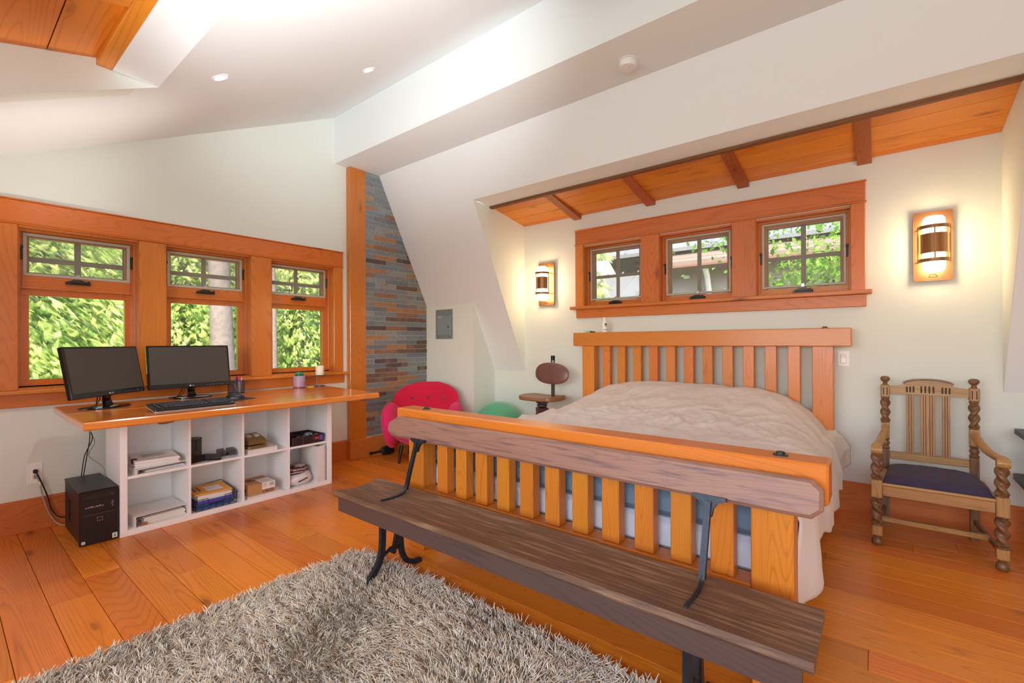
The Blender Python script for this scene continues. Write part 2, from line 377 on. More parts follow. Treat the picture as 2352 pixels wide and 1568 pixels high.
for k, (x, lb) in enumerate(((-2.497, 'nearest the left sconce'), (-1.697, 'second from the left sconce'), (-.893, 'above the gap between the two right windows'), (-.082, 'nearest the right sconce'))):
    m = MB().prism([(3.706, 2.674), (4.269, 2.557), (4.269, za(4.269)), (3.706, za(3.706))], 'x', x-.043, x+.043)
    o = obj('rafter', m, wood('rafter_fir', lin(176, 96, 44), lin(112, 52, 20), 'y', rings=34, scale=5, knots=.2, rough=.55, line=.6)); tag(o, 'short exposed rafter under the alcove ceiling, '+lb, 'rafter', None, 'structure')
# ---- boxed corner with the breaker panel
o = obj('wall_panel', MB().box(-4.47, 3.89, 0, -3.664, 4.0, 1.722), WALL); struct(o, 'short pale wall behind the pink armchair, with the breaker panel', 'wall')
o = obj('wall_return', MB().box(-3.76, 4.0, 0, -3.664, 4.27, 1.70), WALL); struct(o, 'narrow pale wall turning back behind the exercise ball', 'wall')
# ---- slate wall
def slate():
    m, N, L, b = newmat('slate'); oi = N.new('ShaderNodeObjectInfo'); tc = N.new('ShaderNodeTexCoord')
    sc = N.new('ShaderNodeVectorMath'); sc.operation = 'SCALE'; sc.inputs[0].default_value = (31, 17, 23); L.new(oi.outputs['Random'], sc.inputs['Scale'])
    ad = N.new('ShaderNodeVectorMath'); L.new(tc.outputs['Object'], ad.inputs[0]); L.new(sc.outputs[0], ad.inputs[1])
    cr = N.new('ShaderNodeValToRGB'); cr.color_ramp.interpolation = 'CONSTANT'; e = cr.color_ramp.elements
    pal = [(0, (120, 128, 134)), (.2, (138, 142, 140)), (.36, (106, 113, 122)), (.5, (124, 132, 128)), (.62, (160, 118, 82)), (.69, (106, 80, 70)), (.77, (156, 136, 104)), (.84, (136, 100, 80)), (.9, (86, 72, 70)), (.95, (120, 132, 142))]
    while len(e) < len(pal): e.new(.5)
    for q, (p, c) in zip(e, pal): q.position = p; q.color = lin(*c)
    L.new(oi.outputs['Random'], cr.inputs[0])
    n1 = N.new('ShaderNodeTexNoise'); n1.inputs['Scale'].default_value = 9; n1.inputs['Detail'].default_value = 6; L.new(ad.outputs[0], n1.inputs['Vector'])
    c2 = N.new('ShaderNodeValToRGB'); e = c2.color_ramp.elements; e[0].position = .52; e[0].color = (0, 0, 0, 1); e[1].position = .66; e[1].color = (1, 1, 1, 1); L.new(n1.outputs['Fac'], c2.inputs[0])
    mx = N.new('ShaderNodeMix'); mx.data_type = 'RGBA'; mx.inputs[7].default_value = lin(140, 112, 88); L.new(cr.outputs[0], mx.inputs[6])
    mu = N.new('ShaderNodeMath'); mu.operation = 'MULTIPLY'; mu.inputs[1].default_value = .6; L.new(c2.outputs[0], mu.inputs[0]); L.new(mu.outputs[0], mx.inputs[0])
    n2 = N.new('ShaderNodeTexNoise'); n2.inputs['Scale'].default_value = 60; n2.inputs['Detail'].default_value = 8; L.new(ad.outputs[0], n2.inputs['Vector'])
    hs = N.new('ShaderNodeHueSaturation'); L.new(mx.outputs[2], hs.inputs['Color']); ma = N.new('ShaderNodeMath'); ma.operation = 'MULTIPLY_ADD'; ma.inputs[1].default_value = 1.3; ma.inputs[2].default_value = .35; L.new(n2.outputs['Fac'], ma.inputs[0]); L.new(ma.outputs[0], hs.inputs['Value'])
    L.new(hs.outputs[0], b.inputs['Base Color']); b.inputs['Roughness'].default_value = .55
    bp = N.new('ShaderNodeBump'); bp.inputs['Strength'].default_value = .5; bp.inputs['Distance'].default_value = .004; L.new(n2.outputs['Fac'], bp.inputs['Height']); L.new(bp.outputs[0], b.inputs['Normal'])
    return m
SLATE = slate()
ws = obj('wall_slate', MB().prism([(3.0, 0), (3.895, 0), (3.895, 1.72), (3.2, 3.17), (3.0, 3.17)], 'x', -4.535, -4.4708), pmat('grout', lin(214, 214, 210), .9)); struct(ws, 'wall strip of narrow slate tiles beside the corner post', 'wall')
def clip(poly, a, b, c):      # keep a*y+b*z<=c
    out = []
    for i, p in enumerate(poly):
        q = poly[(i+1) % len(poly)]; dp = a*p[0]+b*p[1]-c; dq = a*q[0]+b*q[1]-c
        if dp <= 0: out.append(p)
        if dp*dq < 0: t = dp/(dp-dq); out.append((p[0]+(q[0]-p[0])*t, p[1]+(q[1]-p[1])*t))
    return out
z = .2225; k = 0; cut = zl(0)-.004
while z < 3.165:
    yy = (3.124 if k % 2 else 3.275)-.61
    while yy < 3.888:
        a, b = max(yy+.0016, 3.0125), min(yy+.3034, 3.887)
        if b-a > .012:
            poly = clip([(a, z+.0016), (b, z+.0016), (b, min(z+.0522, 3.17)), (a, min(z+.0522, 3.17))], 2.0755, 1, cut)
            if len(poly) >= 3: obj('tile', MB().prism(poly, 'x', -4.471, -4.4675+random.uniform(-.0008, .0022)), SLATE, ws)
        yy += .305
    z += .0538; k += 1
# ---- timber post and baseboards
o = obj('trim_post', MB().box(-4.534, 2.812, .21, -4.465, 3.01, 3.171, b=.004), fir('z')); struct(o, 'tall squared fir post in the corner beside the slate', 'trim')
m = MB().box(-4.534, 2.80, 0, -4.445, 3.085, .212, b=.004)
o = obj('trim_plinth', m, fir_n('y')); struct(o, 'fir plinth block at the foot of the corner post', 'trim')
def baseboard(name, m, ax, lb): o = obj(name, m, fir_n(ax)); struct(o, lb, 'baseboard')
baseboard('baseboard_west', MB().prism([(-4.535, 0), (-4.517, 0), (-4.517, .205), (-4.535, .217)], 'y', -1.5, 2.80), 'y', 'tall fir baseboard under the desk windows')
baseboard('baseboard_slate', MB().prism([(-4.50, 0), (-4.447, 0), (-4.447, .212), (-4.50, .2215)], 'y', 3.085, 3.888), 'y', 'fir baseboard below the slate tiles')
baseboard('baseboard_north', MB().prism([(4.27, 0), (4.25, 0), (4.25, .205), (4.27, .217)], 'x', -3.66, 2.6), 'x', 'tall fir baseboard along the headboard wall')
m = MB().prism([(4.25, 0), (4.235, 0), (4.235, .012), (4.25, .018)], 'x', -3.66, 2.6)
# ---- window casings
def caseW(mb, y0, y1, z0, z1, x0=-4.535, x1=-4.515, b=.003): return mb.box(x0, y0, z0, x1, y1, z1, b=b)
t = thing('trim_1', 'wide orange fir casing and sill around the three desk windows', 'window trim', (-4.535, 1.5, .842), kind='structure')
m = caseW(MB(), .12, 2.76, 2.083, 2.232, x1=-4.513); obj('header', m, fir('y'), t)
obj('cap', caseW(MB(), .12, 2.768, 2.232, 2.242, x1=-4.505), fir('y'), t); obj('bead', caseW(MB(), .12, 2.765, 2.072, 2.083, x1=-4.508), fir('y'), t)
for a, b in ((.19, .362), (1.011, 1.188), (1.83, 2.014), (2.654, 2.757)): obj('casing', caseW(MB(), a, b, .957, 2.072), fir('z'), t)
obj('stool', caseW(MB(), .12, 2.823, .93, .957, x1=-4.475, b=.005), fir('y'), t); obj('apron', caseW(MB(), .12, 2.77, .842, .93), fir('y'), t)
t = thing('trim_2', 'orange fir casing and sill around the three windows over the bed', 'window trim', (-1.3, 4.27, 1.515), kind='structure')
def caseN(mb, x0, x1, z0, z1, y1=4.27, y0=4.245, b=.003): return mb.box(x0, y0, z0, x1, y1, z1, b=b)
obj('header', caseN(MB(), -2.519, -.078, 2.288, 2.43), fir_n('x'), t); obj('cap', caseN(MB(), -2.527, -.07, 2.43, 2.44, y0=4.237), fir_n('x'), t); obj('bead', caseN(MB(), -2.527, -.07, 2.277, 2.288, y0=4.237), fir_n('x'), t)
for a, b in ((-2.519, -2.423), (-1.792, -1.615), (-.982, -.801), (-.166, -.08)): obj('casing', caseN(MB(), a, b, 1.637, 2.277), fir_n('z'), t)
obj('stool', caseN(MB(), -2.568, -.04, 1.605, 1.637, y0=4.205, b=.005), fir_n('x'), t); obj('apron', caseN(MB(), -2.51, -.075, 1.515, 1.605), fir_n('x'), t)
# ---- window units
ALU = pmat('bronze_grey_aluminium', lin(150, 146, 128), .5); ALUL = pmat('screen_frame_grey', lin(186, 184, 168), .5)
CRANK = pmat('bronze_black', lin(34, 40, 36), .35); SCREEN = veil('insect_screen', lin(150, 150, 140), .2); CHROME = pmat('silver_metal', lin(200, 200, 200), .3, metal=.9)
def ring(mb, bx, u0, u1, z0, z1, d0, d1, tk, b=.002):
    bx(mb, u0, u1, z0, z0+tk, d0, d1, b); bx(mb, u0, u1, z1-tk, z1, d0, d1, b); bx(mb, u0, u0+tk, z0+tk, z1-tk, d0, d1, b); bx(mb, u1-tk, u1, z0+tk, z1-tk, d0, d1, b); return mb
def crank(bx, P, u, z, d, par):
    """folding crank: arched cover with a handle lying along it"""
    pts = [(-.07, 0), (.07, 0), (.068, .02), (.045, .026), (.02, .038), (-.02, .04), (-.045, .028), (-.068, .02)]
    m = MB(); n = len(pts)
    V = [P(u+a, d-.004, z+b) for a, b in pts]+[P(u+a*.92, d-.03, z+b*.85) for a, b in pts]
    m.add(V, [tuple(range(n)), tuple(range(2*n-1, n-1, -1))]+[(i, (i+1) % n, n+(i+1) % n, n+i) for i in range(n)])
    c = obj('crank', m, CRANK, par)
    m = MB(); bx(m, u-.05, u+.06, z+.006, z+.018, d-.042, d-.03, .004); bx(m, u+.045, u+.06, z+.002, z+.03, d-.05, d-.036, .004); obj('crank_handle', m, CRANK, c)
    m = MB(); bx(m, u-.012, u+.012, z+.046, z+.075, d-.003, d+.006, .002); obj('screen_clip', m, CHROME, par)
def latch(bx, u, z, d, par):
    m = MB(); bx(m, u-.006, u+.006, z-.045, z+.045, d-.012, d+.01, .003); bx(m, u-.009, u+.009, z+.03, z+.05, d-.025, d, .003); obj('latch', m, CRANK, par)
def liner(bx, u0, u1, z0, z1, mat, par):
    m = MB(); t = .012
    bx(m, u0, u1, z1-t, z1+.005, .016, .19, 0); bx(m, u0, u1, z0-.008, z0+t*.4, .016, .19, 0); bx(m, u0-.004, u0+t*.4, z0, z1, .016, .19, 0); bx(m, u1-t*.4, u1+.004, z0, z1, .016, .19, 0)
    ring(m, bx, u0+.004, u1-.004, z0+.004, z1-.01, .09, .15, .016); obj('jamb', m, mat, par)
for k, (a, b) in enumerate(WIN_W):
    P = lambda u, d, z: (-4.515-d, u, z)
    bx = lambda mb, u0, u1, z0, z1, d0, d1, bv=.002: mb.box(-4.515-d1, u0, z0, -4.515-d0, u1, z1, b=bv)
    w = thing('window_%d' % (k+1), ['desk window behind the left monitor, awning above fixed pane', 'middle desk window with a tree trunk outside', 'desk window beside the corner post'][k], 'window', (-4.6, (a+b)/2, WZ0), kind='structure')
    liner(bx, a, b, WZ0, WZ1, fir('z'), w)
    # awning sash above
    s = obj('awning_sash', ring(MB(), bx, a+.018, b-.018, 1.66, 2.054, .125, .165, .045), fir('y'), w)
    m = MB(); bx(m, a+.03, b-.03, 1.66, 1.746, .118, .126); obj('sash_rail', m, fir('y'), s)
    f = obj('screen_frame', ring(MB(), bx, a+.034, b-.034, 1.744, 2.04, .112, .124, .02), ALUL, w)
    m = MB(); bx(m, a+.05, b-.05, 1.76, 2.024, .117, .1175, 0); obj('insect_screen', m, SCREEN, f)
    f = obj('glazing_frame', ring(MB(), bx, a+.05, b-.05, 1.755, 2.03, .166, .182, .02), ALU, w)
    uc = (a+b)/2-.005
    m = MB(); bx(m, uc-.018, uc+.018, 1.757, 2.028, .166, .18); bx(m, a+.05, b-.05, 1.848, 1.884, .167, .179); obj('muntin', m, ALU, f)
    for (p, q) in ((a+.055, uc), (uc, b-.055)):
        for (r, t_) in ((1.76, 1.866), (1.866, 2.02)):
            m = MB(); bx(m, p, q, r, t_, .172, .175, 0); obj('pane', m, GLASS, f)
    crank(bx, P, uc-.005, 1.70, .118, w)
    for u in (a+.026, b-.026): latch(bx, u, 1.90, .118, w)
    # fixed pane below
    s = obj('fixed_sash', ring(MB(), bx, a+.018, b-.018, .972, 1.655, .128, .175, .047), fir('z'), w)
    m = MB(); bx(m, a+.004, b-.004, 1.652, 1.664, .10, .15); bx(m, a+.01, b-.01, .967, .982, .09, .15); obj('glazing_stop', m, fir('y'), s)
    m = MB(); bx(m, a+.06, b-.06, 1.015, 1.62, .155, .161, 0); obj('pane', m, GLASS, s)
    m = MB(); ring(m, bx, a+.06, b-.06, 1.016, 1.615, .152, .155, .004, 0); obj('gasket', m, BLACKM, s)
for k, (a, b) in enumerate(WIN_N):
    P = lambda u, d, z: (u, 4.245+d, z)
    bx = lambda mb, u0, u1, z0, z1, d0, d1, bv=.002: mb.box(u0, 4.245+d0, z0, u1, 4.245+d1, z1, b=bv)
    w = thing('window_%d' % (k+4), ['small window over the bed nearest the left sconce', 'middle small window over the bed', 'small window over the bed nearest the right sconce'][k], 'window', ((a+b)/2, 4.33, NZ0), kind='structure')
    liner(bx, a, b, NZ0, NZ1, fir_n('z'), w)
    s = obj('sash', ring(MB(), bx, a+.018, b-.018, NZ0+.008, NZ1-.015, .11, .15, .048), fir_n('x'), w)
    f = obj('screen_frame', ring(MB(), bx, a+.033, b-.033, 1.70, 2.238, .10, .112, .016), ALUL, w)
    m = MB(); bx(m, a+.045, b-.045, 1.71, 2.228, .105, .1055, 0); obj('insect_screen', m, SCREEN, f)
    f = obj('glazing_frame', ring(MB(), bx, a+.05, b-.05, 1.70, 2.218, .15, .168, .022), ALU, w)
    uc = (a+b)/2+.004
    m = MB(); bx(m, uc-.017, uc+.017, 1.71, 2.21, .15, .166); bx(m, a+.05, b-.05, 1.93, 1.962, .151, .165); obj('muntin', m, ALU, f)
    for (p, q) in ((a+.055, uc), (uc, b-.055)):
        for (r, t_) in ((1.705, 1.946), (1.946, 2.212)):
            m = MB(); bx(m, p, q, r, t_, .158, .161, 0); obj('pane', m, GLASS, f)
    crank(bx, P, uc, 1.652, .10, w)
    for u in (a+.026, b-.026): latch(bx, u, 1.95, .105, w)
# ================================================================ bed
bed = thing('bed', 'heavy timber slat bed with orange headboard and footboard', 'bed', (-1.29, 3.0, 0))
HB = 4.07
for x in (-2.338, -.394): obj('headboard_post', MB().box(x, HB, 0, x+.131, HB+.10, 1.226, b=.004), headw('z'), bed)
obj('headboard_beam', MB().box(-2.436, HB-.012, 1.225, -.157, HB+.115, 1.358, b=.005), headw('x'), bed)
sl = None
for k in range(11):
    x = -2.085+.1573*k
    if sl is None: sl = obj('headboard_slat', MB().box(-.04, HB+.02-3.0, .40, .04, HB+.075-3.0, 1.226, b=.003), headw('z'), bed, local=True); sl.location.x = x+1.29
    else: c = sl.copy(); COL.objects.link(c); c.location.x = x+1.29
obj('headboard_rail', MB().box(-2.21, HB+.01, .28, -.39, HB+.085, .42, b=.004), headw('x'), bed)
FB = 1.866
for x in (-2.318, -.373): obj('footboard_post', MB().box(x, FB, 0, x+.136, FB+.105, .715, b=.004), bedw('z'), bed)
obj('footboard_beam', MB().box(-2.412, FB-.018, .714, -.134, FB+.118, .852, b=.007), bedw('x'), bed)
obj('footboard_rail', MB().box(-2.182, FB-.004, .245, -.373, FB+.105, .376, b=.004), bedw('x'), bed)
sl = None
for k in range(11):
    x = -2.028+.1552*k
    if sl is None: sl = obj('footboard_slat', MB().box(-.0415, FB+.012-3.0, .376, .0415, FB+.075-3.0, .715, b=.003), bedw('z'), bed, local=True); sl.location.x = x+1.29
    else: c = sl.copy(); COL.objects.link(c); c.location.x = x+1.29
for x in (-2.245, -.325): obj('side_rail', MB().box(x-.02, FB+.105, .22, x+.02, HB, .37, b=.004), bedw('y'), bed)
for x, yb, zb in ((-2.205, FB+.05, .852), (-.283, FB+.05, .852), (-2.26, HB+.05, 1.358), (-.318, HB+.05, 1.358)):
    m = MB().lathe([(.026, 0), (.026, .003), (.024, .004)], 20, (x, yb, zb)); m.lathe([(.014, .004), (.014, .012), (.011, .014)], 6, (x, yb, zb)); obj('bolt', m, CRANK, bed)
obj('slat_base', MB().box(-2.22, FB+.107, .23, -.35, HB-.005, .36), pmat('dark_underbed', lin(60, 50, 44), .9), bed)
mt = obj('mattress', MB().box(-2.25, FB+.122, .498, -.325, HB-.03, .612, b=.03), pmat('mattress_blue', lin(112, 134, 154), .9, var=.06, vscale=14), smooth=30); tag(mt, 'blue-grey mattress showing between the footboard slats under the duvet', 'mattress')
# duvet: one draped sheet with wrinkles
NX, NY = 230, 190
S = np.linspace(-1.40, 1.40, NX); Tt = np.linspace(-.03, 2.06, NY)
V = []; cx0, hw = -1.29, .985
F3 = lambda x, y, z=0: mnoise.noise(Vector((x, y, z)))
for j, t in enumerate(Tt):
    for i, s in enumerate(S):
        y = 2.02+max(t, 0); q = min(max(t, 0), 2.04)
        top = np.interp(q, [0, .5, 1.0, 1.4, 1.65, 1.85, 1.98, 2.04], [.665, .685, .715, .765, .825, .885, .905, .885])
        a = abs(s); sg = 1 if s > 0 else -1
        edge = min(a/hw, 1.0)
        tt = max(0, min(1, (t-.4)/1.0)); crown = (1-tt)*(1-.18*edge**4-max(0, edge-.93)*.5)+tt*max(.02, 1-(a/1.0)**5.0)**.8 if a < hw else (1-tt)*.785+tt*max(.02, 1-(hw/1.0)**5.0)**.8
        zb_ = .60-.04*tt; z = zb_+(top-zb_)*crown
        x = cx0+sg*min(a, hw)
        # wrinkles on top, running diagonally from the pillows
        wr = .011*F3(s*4+t*3.0, t*6-s*2.0, 1)+.006*F3(s*12, t*8+s*5, 5)+.0022*F3(s*28, t*22, 9)+.001*F3(s*60, t*52, 3)
        def rid(u, v, k, w): r_ = 1-abs(F3(u, v, k))*2.2; return max(0, r_-w)/(1-w)
        wx_, wy_ = s+.10*F3(s*2.5, t*2.5, 31), t+.10*F3(s*2.5, t*2.5, 37)
        am = (.25+.75*math.exp(-((t-1.05)/.45)**2))*.62
        wr += am*(.020*rid(wx_*3.2+wy_*2.2, wy_*1.2-wx_*1.1, 21, .45)+.015*rid(wx_*6.0-wy_*3.4, wy_*2.4+wx_*1.0, 41, .4)+.010*rid(wx_*11+wy_*5, wy_*6-wx_*3, 51, .35))
        z += wr*(1.25 if t > .9 else 1.0)
        if a > hw:                                       # sides fall down
            d = a-hw; rr = .11-.05*tt
            fall = d if d > rr else d*d/(2*rr)+d*.0
            fall = min(d, d*d/(2*rr)) if d < rr else d-rr/2
            lf = min(1, d/.30)
            fold = .030*math.sin(t*9+1.2*math.sin(t*3.1+sg))*lf+.014*F3(t*9, d*5, 11)*lf
            fl_ = (.075-.03*tt)*min(1, d/.1)+.02*lf+(.05*lf if t > 1.75 else 0)+(.03*lf if t < .3 else 0)
            x = cx0+sg*(hw+fl_+fold); z = z-fall-.02*math.sin(t*5.0+.6)*lf
            if t > 1.55: z += .16*((t-1.55)/.5)*lf       # hem rises to the headboard
            x -= sg*max(0, .22-t)*.36*lf
            z = max(z, .05)
        if t < 0:                                        # foot end tucked behind the footboard
            d = -t; y = 2.02-min(d, .07)*.42; z = z-max(0, d-.02)*1.0
            y = FB+.098+.005*math.sin(s*14)+.004*math.sin(s*31+1) if d > .07 else 2.02-d*.72
            z = max(z, .05)
            if a > hw: y = FB+.14-.02*min(1, d*4)
        if t > 1.98: y = min(y, HB+.012)
        if t > 1.86 and a > hw: y = min(y+.02, 4.13)
        V.append((x, min(y, HB-.006 if a < hw else HB+.06), z))
F = [(j*NX+i, j*NX+i+1, (j+1)*NX+i+1, (j+1)*NX+i) for j in range(NY-1) for i in range(NX-1)]
m = MB(); m.v = V; m.f = F
LINEN = pmat('taupe_linen', lin(212, 203, 195), .92, var=.05, vscale=5, bump=.25, bscale=220, sheen=.1)
dv = obj('duvet', m, LINEN, smooth=180); tag(dv, 'rumpled taupe linen duvet humped over the pillows', 'duvet')
md = dv.modifiers.new('thickness', 'SOLIDIFY'); md.thickness = .012; md.offset = -1
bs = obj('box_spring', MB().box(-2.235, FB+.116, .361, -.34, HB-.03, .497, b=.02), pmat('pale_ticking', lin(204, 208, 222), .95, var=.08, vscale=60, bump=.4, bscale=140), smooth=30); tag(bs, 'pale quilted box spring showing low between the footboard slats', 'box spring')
# small things on the headboard beam
BW = pmat('bottle_white', lin(240, 240, 236), .3)
t = thing('bottle', 'white plastic lotion bottle with printed label on the headboard beam', 'bottle', (-2.103, HB+.03, 1.358))
obj('body', MB().lathe([(.026, 0), (.028, .004), (.028, .085), (.024, .10), (.013, .112), (.012, .116)], 24), BW, t, smooth=40, local=True)
obj('cap', MB().lathe([(.0135, .116), (.0135, .142), (.011, .146)], 20), pmat('cap_cream', lin(238, 232, 214), .4), t, smooth=40, local=True)
def wrap(r, a0, a1, z0, z1, n=8):
    m = MB(); A = [a0+(a1-a0)*i/n for i in range(n+1)]
    V = [(r*math.cos(a), r*math.sin(a), z) for z in (z0, z1) for a in A]; return m.add(V, [(i, i+1, n+2+i, n+1+i) for i in range(n)])
for nm, a0, a1, z0, z1, c in (('emblem', -1.15, -.30, .066, .086, (60, 104, 110)), ('label_band', -1.2, -.25, .054, .061, (190, 120, 70)), ('label_band', -1.45, -.2, .024, .030, (70, 96, 116))):
    obj(nm, wrap(.0284, a0, a1, z0, z1), pmat('print_%d' % c[0], lin(*c), .5), t, local=True)
o = obj('loose_cap', MB().lathe([(.012, 0), (.012, .018), (.010, .02)], 16, (-2.345, HB+.03, 1.358)), BW, smooth=40); tag(o, 'tiny white cap at the far left end of the headboard beam', 'pot')  # loose tube cap, a small white cylinder
t = thing('tube', 'small pale green tube lying on the headboard beam', 'tube', (-2.29, HB+.035, 1.368), .5)
obj('body', MB().lathe([(.010, -.018), (.010, .018)], 14, axis='x'), pmat('mint', lin(150, 214, 190), .4), t, smooth=40, local=True); obj('cap', MB().lathe([(.008, .018), (.008, .03)], 14, axis='x'), pmat('teal_grey', lin(90, 120, 116), .4), t, smooth=40, local=True)
o = obj('hair_clip', MB().box(-2.245, HB+.02, 1.358, -2.212, HB+.04, 1.369, b=.004), BLACK); tag(o, 'small black clip on the headboard beam between bottle and tube', 'clip')
# ================================================================ bench
bn = thing('bench', 'old depot bench, worn dark plank seat on black iron legs', 'bench', (-1.29, 1.58, 0))
BDARK = wood('bench_seat', lin(100, 70, 54), lin(48, 33, 29), 'x', rings=43, scale=4, knots=.1, rough=.45, line=.55, tint=.04, worn=(lin(156, 122, 94), .49, 3.2))
BBACK = wood('bench_back', lin(144, 106, 88), lin(90, 62, 56), 'x', rings=28, scale=4, knots=.1, rough=.5, line=.35, tint=.03, worn=(lin(78, 58, 70), .52, 4.5))
BAPR = wood('bench_apron', lin(86, 64, 58), lin(46, 34, 36), 'x', rings=28, scale=4, knots=.05, rough=.5, line=.4, tint=.03)
prof = []
for i in range(15):
    u = i/14; yv = 1.425+.295*u; prof.append((yv, .420+.020*((u-.48)/.52)**2-.008))
pts = prof+[(1.722, .418), (1.718, .405), (1.44, .392), (1.426, .396), (1.420, .406)]
obj('seat', MB().prism(pts, 'x', -2.432, -.137), BDARK, bn, smooth=30)
obj('apron', MB().prism([(1.432, .392), (1.452, .392), (1.452, .318), (1.432, .318)], 'x', -2.40, -.165), BAPR, bn); 
m = MB().box(-2.36, 1.66, .34, -.205, 1.68, .395, b=.003); obj('back_apron', m, BAPR, bn)
for x in (-2.34, -.225): obj('cleat', MB().box(x-.015, 1.452, .335, x+.015, 1.66, .394, b=.003), BAPR, bn)
# back board, leaning back, with clipped corners
def board():
    hx0, hx1, h = -2.412, -.143, .126; c = .030
    out = [(hx0, c), (hx0+.045, 0), (hx1-.032, 0), (hx1, c), (hx1, h-.03), (hx1-.032, h), (hx0+.075, h), (hx0, h-.045)]
    inn = [(hx0+.012, c+.004), (hx0+.05, .012), (hx1-.038, .012), (hx1-.012, c+.005), (hx1-.012, h-.036), (hx1-.038, h-.012), (hx0+.08, h-.012), (hx0+.012, h-.05)]
    n = 8; V = [(x, 0, z) for x, z in inn]+[(x, .012, z) for x, z in out]+[(x, .03, z) for x, z in out]
    F = [tuple(range(n)), tuple(range(3*n-1, 2*n-1, -1))]
    for k in (0, n): F += [(k+i, k+(i+1) % n, k+n+(i+1) % n, k+n+i) for i in range(n)]
    return MB().add(V, F)
m = board(); m.xf(Matrix.Translation((0, 1.762, .690)) @ Matrix.Rotation(math.radians(-12), 4, 'X')); obj('back_board', m, BBACK, bn)
for x in (-2.092, -.486):
    # front leg, back leg and brace: flat iron bars curving out to feet
    leg = MB(); R = (.011, .017)
    leg.tube(bez((x, 1.505, .335), (x, 1.51, .10), (x, 1.50, .10), (x, 1.405, .008), 14), [(.017, .021)]*14+[(.017, .015)], 4, flat=(0, 1, 0))
    obj('front_leg', leg, IRON, bn)
    leg = MB(); leg.tube(bez((x, 1.635, .335), (x, 1.61, .12), (x, 1.62, .01), (x, 1.765, .012), 14), [(.016, .019)]*13+[(.020, .015)]*2, 4, flat=(0, 1, 0)); obj('back_leg', leg, IRON, bn)
    b = MB(); b.tube([(x, 1.635, .33), (x, 1.60, .22), (x, 1.58, .135)], (.012, .015), 4, flat=(0, 1, 0)); b.tube([(x, 1.50, .115), (x, 1.555, .145), (x, 1.615, .135)], (.009, .012), 6); b.lathe([(.014, -.012), (.014, .012)], 10, (x, 1.575, .125), 'x'); obj('brace', b, IRON, bn)
    m = MB().box(x-.09, 1.455, .322, x+.02, 1.655, .335, b=.003); m.box(x-.014, 1.455, .33, x+.014, 1.66, .394, b=.003); obj('seat_bracket', m, IRON, bn)
    # arm: iron strip let into the seat, rising to the back board with a spread bracket
    zs_ = lambda yv: .413+.020*(((yv-1.425)/.295-.48)/.52)**2
    path = [(x-.004, 1.50, zs_(1.50)+.001), (x-.002, 1.56, zs_(1.56)+.002), (x, 1.62, zs_(1.62)+.004), (x, 1.655, .432), (x, 1.668, .46)]
    a = MB().tube(spline(path, 5), (.007, .008), 6, flat=(0, 0, 1)); a.tube([(x, 1.664, .44), (x, 1.69, .53), (x, 1.722, .63), (x, 1.742, .69)], (.015, .013), 4, flat=(0, 1, 0)); obj('arm', a, IRON, bn)
    pr = [(-.013, -.06), (.013, -.06), (.018, -.03), (.03, -.012), (.058, .0), (.058, .012), (-.058, .012), (-.058, .0), (-.03, -.012), (-.018, -.03)]
    b = MB().prism(pr, 'y', -.008, .008); b.xf(Matrix.Translation((x, 1.752, .695)) @ Matrix.Rotation(math.radians(-12), 4, 'X')); obj('back_bracket', b, IRON, bn)
